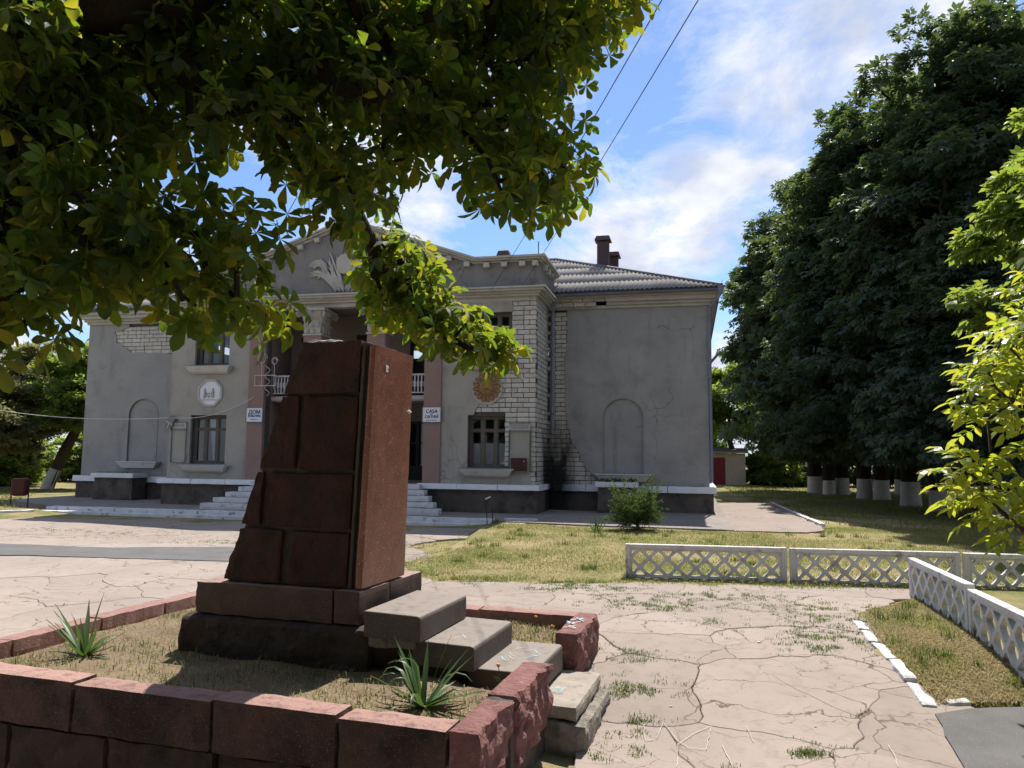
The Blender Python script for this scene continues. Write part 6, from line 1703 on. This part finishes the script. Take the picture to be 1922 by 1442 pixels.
# garage, pole, wires
e = empty('garage', (15.2,53.6,0), R(-13), label='low cream garage with dark red metal doors beyond the house corner', cat='garage')
m = MB(); m.box(-.35,1.0,0,5,0,2.3); m.build('wall', MAT['cream'], e)
m = MB(); m.box(-2.0,-.35,.05,5,0,2.3); m.build('wall', MAT['cream'], e)
for x in (-1.95,-1.15):
    m = MB(); m.box(x,x+.78,-.03,.045,.05,2.0); g_ = m.build('door', MAT['gate_red'], e)
    for q in range(4):
        r_ = MB(); r_.box(x+.08+q*.19,x+.11+q*.19,-.045,-.032,.07,1.98); r_.build('rib', MAT['gate_red'], g_)
m = MB(); m.prism([(-2.2,-.3,2.31),(1.2,-.3,2.31),(1.2,2.5,2.6),(-2.2,2.5,2.6)],(0,0,.10)); m.build('roof', MAT['asbestos'], e)
m = MB(); m.tube([(0,0,-.2),(.05,0,6.9)],[.14,.10],8); pole_ = m.build('utility_pole', MAT['bark'], label='dark wooden utility pole at the left end of the house', cat='pole'); pole_.location = (-21.0,38.0,0)
# service wires from the gable up over the square
for (u, z, far) in ((-6.8,7.3,(2.51,1.0,6.87)), (-5.75,7.45,(2.66,1.0,6.83))):
    a_ = bw(u, VF-.35, z); b_ = Vector(far)
    m = MB(); m.tube(sag(a_, b_, .12, 30), .0065, 5); m.build('overhead_wire', MAT['wire'], label='thin dark overhead wire rising from the house cornice into the sky', cat='wire', group='overhead service wires')
for k, z in enumerate((4.4,4.0,3.2,2.8)):
    m = MB(); m.tube(sag(Vector((10.5,60,z)), Vector((30,50,z+.2)), .3, 10), .018, 4); m.build('overhead_wire', MAT['wire_white'], label='pale wire strung before the tree by the garage', cat='wire', group='wires by the garage')

# ---------------------------------------------------------------- grass
def blades(pts, h, w, lean=.6, seed=0):
    """pts (n,3); one bent blade each (3 verts x 2 tris)"""
    st = np.random.default_rng(seed); n = len(pts)
    a = st.uniform(0,2*np.pi,n); hh = h*st.uniform(.4,1.25,n); d = np.stack([np.cos(a),np.sin(a),np.zeros(n)],1); s = np.stack([-np.sin(a),np.cos(a),np.zeros(n)],1)
    ln = st.uniform(.1,lean,n)[:,None]; ww = (w*st.uniform(.7,1.3,n))[:,None]
    z = np.array([[0,0,1.]])
    m = pts+(d*ln*.35+z*.6)*hh[:,None]; t = pts+(d*ln+z*(1-ln*.4))*hh[:,None]
    V = np.stack([pts-s*ww, pts+s*ww, m+s*ww*.7, m-s*ww*.7, t],1).reshape(-1,3)
    i = np.arange(n)[:,None]*5
    return V, i+np.array([[0,1,2,3]]), i+np.array([[3,2,4]])
def grass_obj(name, pts, h, w, mat, label, seed=0, lean=.6, cat='grass', parent=None):
    V, q, t = blades(np.array(pts,float), h, w, lean, seed)
    kw = dict(kind='stuff') if parent else dict(label=label, cat=cat, kind='stuff')
    return link(name, soup(name, V, [q, t]), MAT[mat], parent, **kw)
rg = random.Random(17)
def sample(poly, n, zf, accept=None):
    xs = [p[0] for p in poly]; ys = [p[1] for p in poly]; out = []
    tries = 0
    while len(out) < n and tries < n*12:
        tries += 1
        x = rg.uniform(min(xs),max(xs)); y = rg.uniform(min(ys),max(ys))
        if not inpoly(x,y,poly): continue
        if accept and not accept(x,y): continue
        out.append((x,y,zf(x,y)-.008))
    return out
def patchy(lo, hi, f=.8, o=0.0):
    return lambda x, y: rg.random() < sst((noise.fractal(Vector((x*f,y*f,o)),1,2,3)-lo)/(hi-lo))
LAWN = [(-.5,22.3),(-.9,16.7),(-1.75,14.1),(-1.45,13.05),(.37,12.75),(1.9,12.6),(9.5,11.9),(14,13),(12,22),(8.4,21.2),(6.4,19.4),(2.4,20.1),(.0,21.5)]
grass_obj('lawn_grass', sample(LAWN, 60000, zlawn, patchy(-.6,.25,.5)), .05, .0055, 'grass', 'short patchy dry and green grass of the lawn before the house')
grass_obj('lawn_grass', sample(LAWN, 30000, zlawn, patchy(-.35,.3,.6,4)), .04, .0055, 'straw', 'straw coloured dead grass scattered over the lawn', 3, .9)
FARL = [(10.8,32),(9.9,27),(9.0,22.5),(12,20),(24,20),(26,50),(14,52),(11.5,40)]
grass_obj('meadow_grass', sample(FARL, 26000, zlawn, patchy(-.5,.3,.4)), .12, .014, 'grass', 'meadow grass under and around the chestnut row', 5)
VERGE = [(6.0,11.4),(4.65,10.3),(4.1,8.8),(3.9,7.2),(5.0,7.25),(5.1,7.9)]
grass_obj('verge_grass', sample(VERGE, 4000, zlawn, patchy(-.05,.35,1.3,2)), .06, .004, 'grass', 'thin grass of the verge between kerb and side fence', 6, .9)
grass_obj('verge_straw', sample(VERGE, 30000, zlawn, patchy(-.7,.0,1.0,7)), .045, .0045, 'straw', 'dry straw litter on the verge between kerb and side fence', 7, 1.6)
LEFTG = [(-26,36),(-21.5,36),(-17.3,27),(-15.6,24.6),(-17,23.2),(-20,22),(-30,24)]
grass_obj('roadside_grass', sample(LEFTG, 9000, zlawn), .10, .012, 'grass', 'grass around the litter bin and leaning tree', 8)
# weeds along fence feet, steps, joints of the paving
W = []
for k in range(420):
    t = rg.random(); p = Vector((1.93,13.08,0))+d*7.9*t if False else Vector((1.93+5.6*t,13.05-.72*t,0)); W.append((p.x+rg.gauss(0,.05),p.y-.05+rg.gauss(0,.10),-.01))
for (cx_,cy_,r_,n) in ((1.0,12.35,.3,300),(-.6,12.6,.4,300),(1.3,12.0,.4,260),(1.9,10.9,.5,320),(2.1,10.5,.35,220),(2.6,11.3,.35,160),(.6,11.8,.3,120),(3.3,11.4,.4,220),(3.9,10.6,.55,420),(4.1,9.7,.45,380),(3.6,8.9,.4,260),(3.3,8.5,.25,140),(1.2,8.3,.25,160),(1.1,7.5,.28,240),(1.0,6.75,.16,160),(.85,6.25,.12,80),(2.5,9.6,.22,90),(-.4,16.5,.5,160),(-2.4,17.2,.6,200),(-4.5,18.2,.9,160),(-9.5,19.0,1.0,260),(-12,19.5,.9,200),(-6.5,17.4,.8,200),(2.35,6.28,.07,70),(1.55,6.02,.06,40)):
    for k in range(n):
        x = cx_+rg.gauss(0,r_); y = cy_+rg.gauss(0,r_*.55)
        if noise.noise(Vector((x*5,y*5,1))) < .02: continue
        for j in range(8): W.append((x+rg.gauss(0,.035),y+rg.gauss(0,.02),zg(x,y)-.01))
for loop in slab_edges:
    if rg.random() < .5:
        n = len(loop); s = rg.randrange(n); L_ = rg.randrange(3,9)
        for q in range(L_):
            x, y = loop[(s+q)%n]
            if y > 5.5 and (x > .6 or rg.random() < .25):
                for j in range(rg.randrange(4,12)): W.append((x+rg.gauss(0,.02),y+rg.gauss(0,.02),zg(x,y)-.012))
EDGE = [(-.6,21.4),(-1.15,16.7),(-1.9,14.1),(-1.6,13.05),(.37,12.72),(1.9,12.55),(7.2,12.15)]
ES = []
for a_, b_ in zip(EDGE, EDGE[1:]):
    n_ = int(math.hypot(b_[0]-a_[0], b_[1]-a_[1])*520)
    for k in range(n_):
        t = rg.random(); x = a_[0]+(b_[0]-a_[0])*t; y = a_[1]+(b_[1]-a_[1])*t
        x += rg.gauss(.05,.16)+.25*noise.noise(Vector((x*2.2,y*2.2,0))); y += rg.gauss(.05,.13)+.25*noise.noise(Vector((x*2.2,y*2.2,5)))
        ES.append((x,y,zg(x,y)-.006))
TUFT = []
for k in range(70):
    x = rg.uniform(-1,9); y = rg.uniform(12.8,20)
    if not inpoly(x,y,LAWN): continue
    for j in range(rg.randrange(25,70)): TUFT.append((x+rg.gauss(0,.07),y+rg.gauss(0,.06),zlawn(x,y)-.01))
for k in range(26):
    x = rg.uniform(3.9,5.7); y = rg.uniform(7.4,11)
    if not inpoly(x,y,VERGE): continue
    for j in range(rg.randrange(20,50)): TUFT.append((x+rg.gauss(0,.05),y+rg.gauss(0,.05),zlawn(x,y)-.01))
grass_obj('grass_tufts', TUFT, .13, .005, 'grass_green', 'taller green tufts standing in the lawn and verge', 23, .8)
grass_obj('edge_grass', ES, .05, .0048, 'grass', 'ragged fringe of grass creeping over the paving edge', 19, 1.0)
grass_obj('joint_weeds', W, .042, .0035, 'grass_green', 'green weeds sprouting from the joints of the cracked paving', 9, 1.1, 'weeds')
# planter bed: thin dry grass, greener corners
PB = [(-4.5,.22),(-.05,.22),(-.05,3.5),(-4.5,3.5)]
def bed(n, acc):
    out = []
    while len(out) < n:
        u = rg.uniform(-4.55,-.03); v = rg.uniform(.2,3.52)
        if -3.2 < u < -1.25 and 1.32 < v < 2.8: continue
        if u > -1.35 and 1.28 < v < 2.55: continue
        if not acc(u,v): continue
        out.append((u,v,soil_z(u,v)-.008))
    return out
pat = patchy(-.25,.35,1.2,11)
grass_obj('bed_grass', bed(3000, lambda u, v: pat(u,v) or (u > -1.0 and v < 1.1 and rg.random() < .5)), .075, .0038, 'grass_green', '', 10, 1.0, parent=planter)
grass_obj('bed_straw', bed(5200, lambda u, v: (v > 2.5 and u > -1.5) or rg.random() < .12), .065, .0038, 'straw', '', 11, 1.5, parent=planter)
def litter(pts, size, parent, label):
    V = []; F = []
    for (x, y, z) in pts:
        a = rg.uniform(0,6.283); l = size*rg.uniform(.5,1.4); w = l*rg.uniform(.3,.6); c_, s_ = math.cos(a), math.sin(a); n0 = len(V)
        V += [(x-c_*l,y-s_*l,z+.012+rg.random()*.01),(x+s_*w,y-c_*w,z+.016),(x+c_*l,y+s_*l,z+.012+rg.random()*.014),(x-s_*w,y+c_*w,z+.018)]; F.append((n0,n0+1,n0+2,n0+3))
    kw = dict(kind='stuff') if parent else dict(label=label, cat='litter', kind='stuff')
    link('leaf_litter', pyd('leaf_litter', V, F), MAT['litter'], parent, **kw)
litter(sample(VERGE, 2600, zlawn), .016, None, 'fallen brown leaf bits littering the verge by the side fence')
litter(bed(1500, lambda u, v: True), .013, planter, '')
litter(sample([(-1.3,13.2),(2,12.7),(2,16),(-.9,16.6)], 1500, zlawn), .02, None, 'fallen brown leaf bits on the lawn by the paving')
for (u, v) in ((-.14,1.36),(-.10,2.9),(-.35,3.2)):
    q = pw(u,v); fl_ = MB(); fl_.tube([(0,0,0),(.01,0,.12),(0,.01,.17)], .003, 4); e = empty('marigold', (q.x,q.y,soil_z(u,v)), 0, label='small orange flower in the planter bed beside the steps', cat='flower', group='orange flowers in the planter bed')
    fl_.build('stem', MAT['grass_green'], e); hd_ = MB(); hd_.tube([(0,.01,.165),(0,.01,.18),(0,.01,.19)],[.006,.018,.012],8); hd_.build('bloom', MAT['flower'], e)
    lv = MB()
    for k in range(5):
        a = k*1.3; lv.tube([(0,0,.02+.02*k),(.05*math.cos(a),.05*math.sin(a),.05+.02*k)],[.004,.002],4)
    lv.build('leaves', MAT['grass_green'], e)
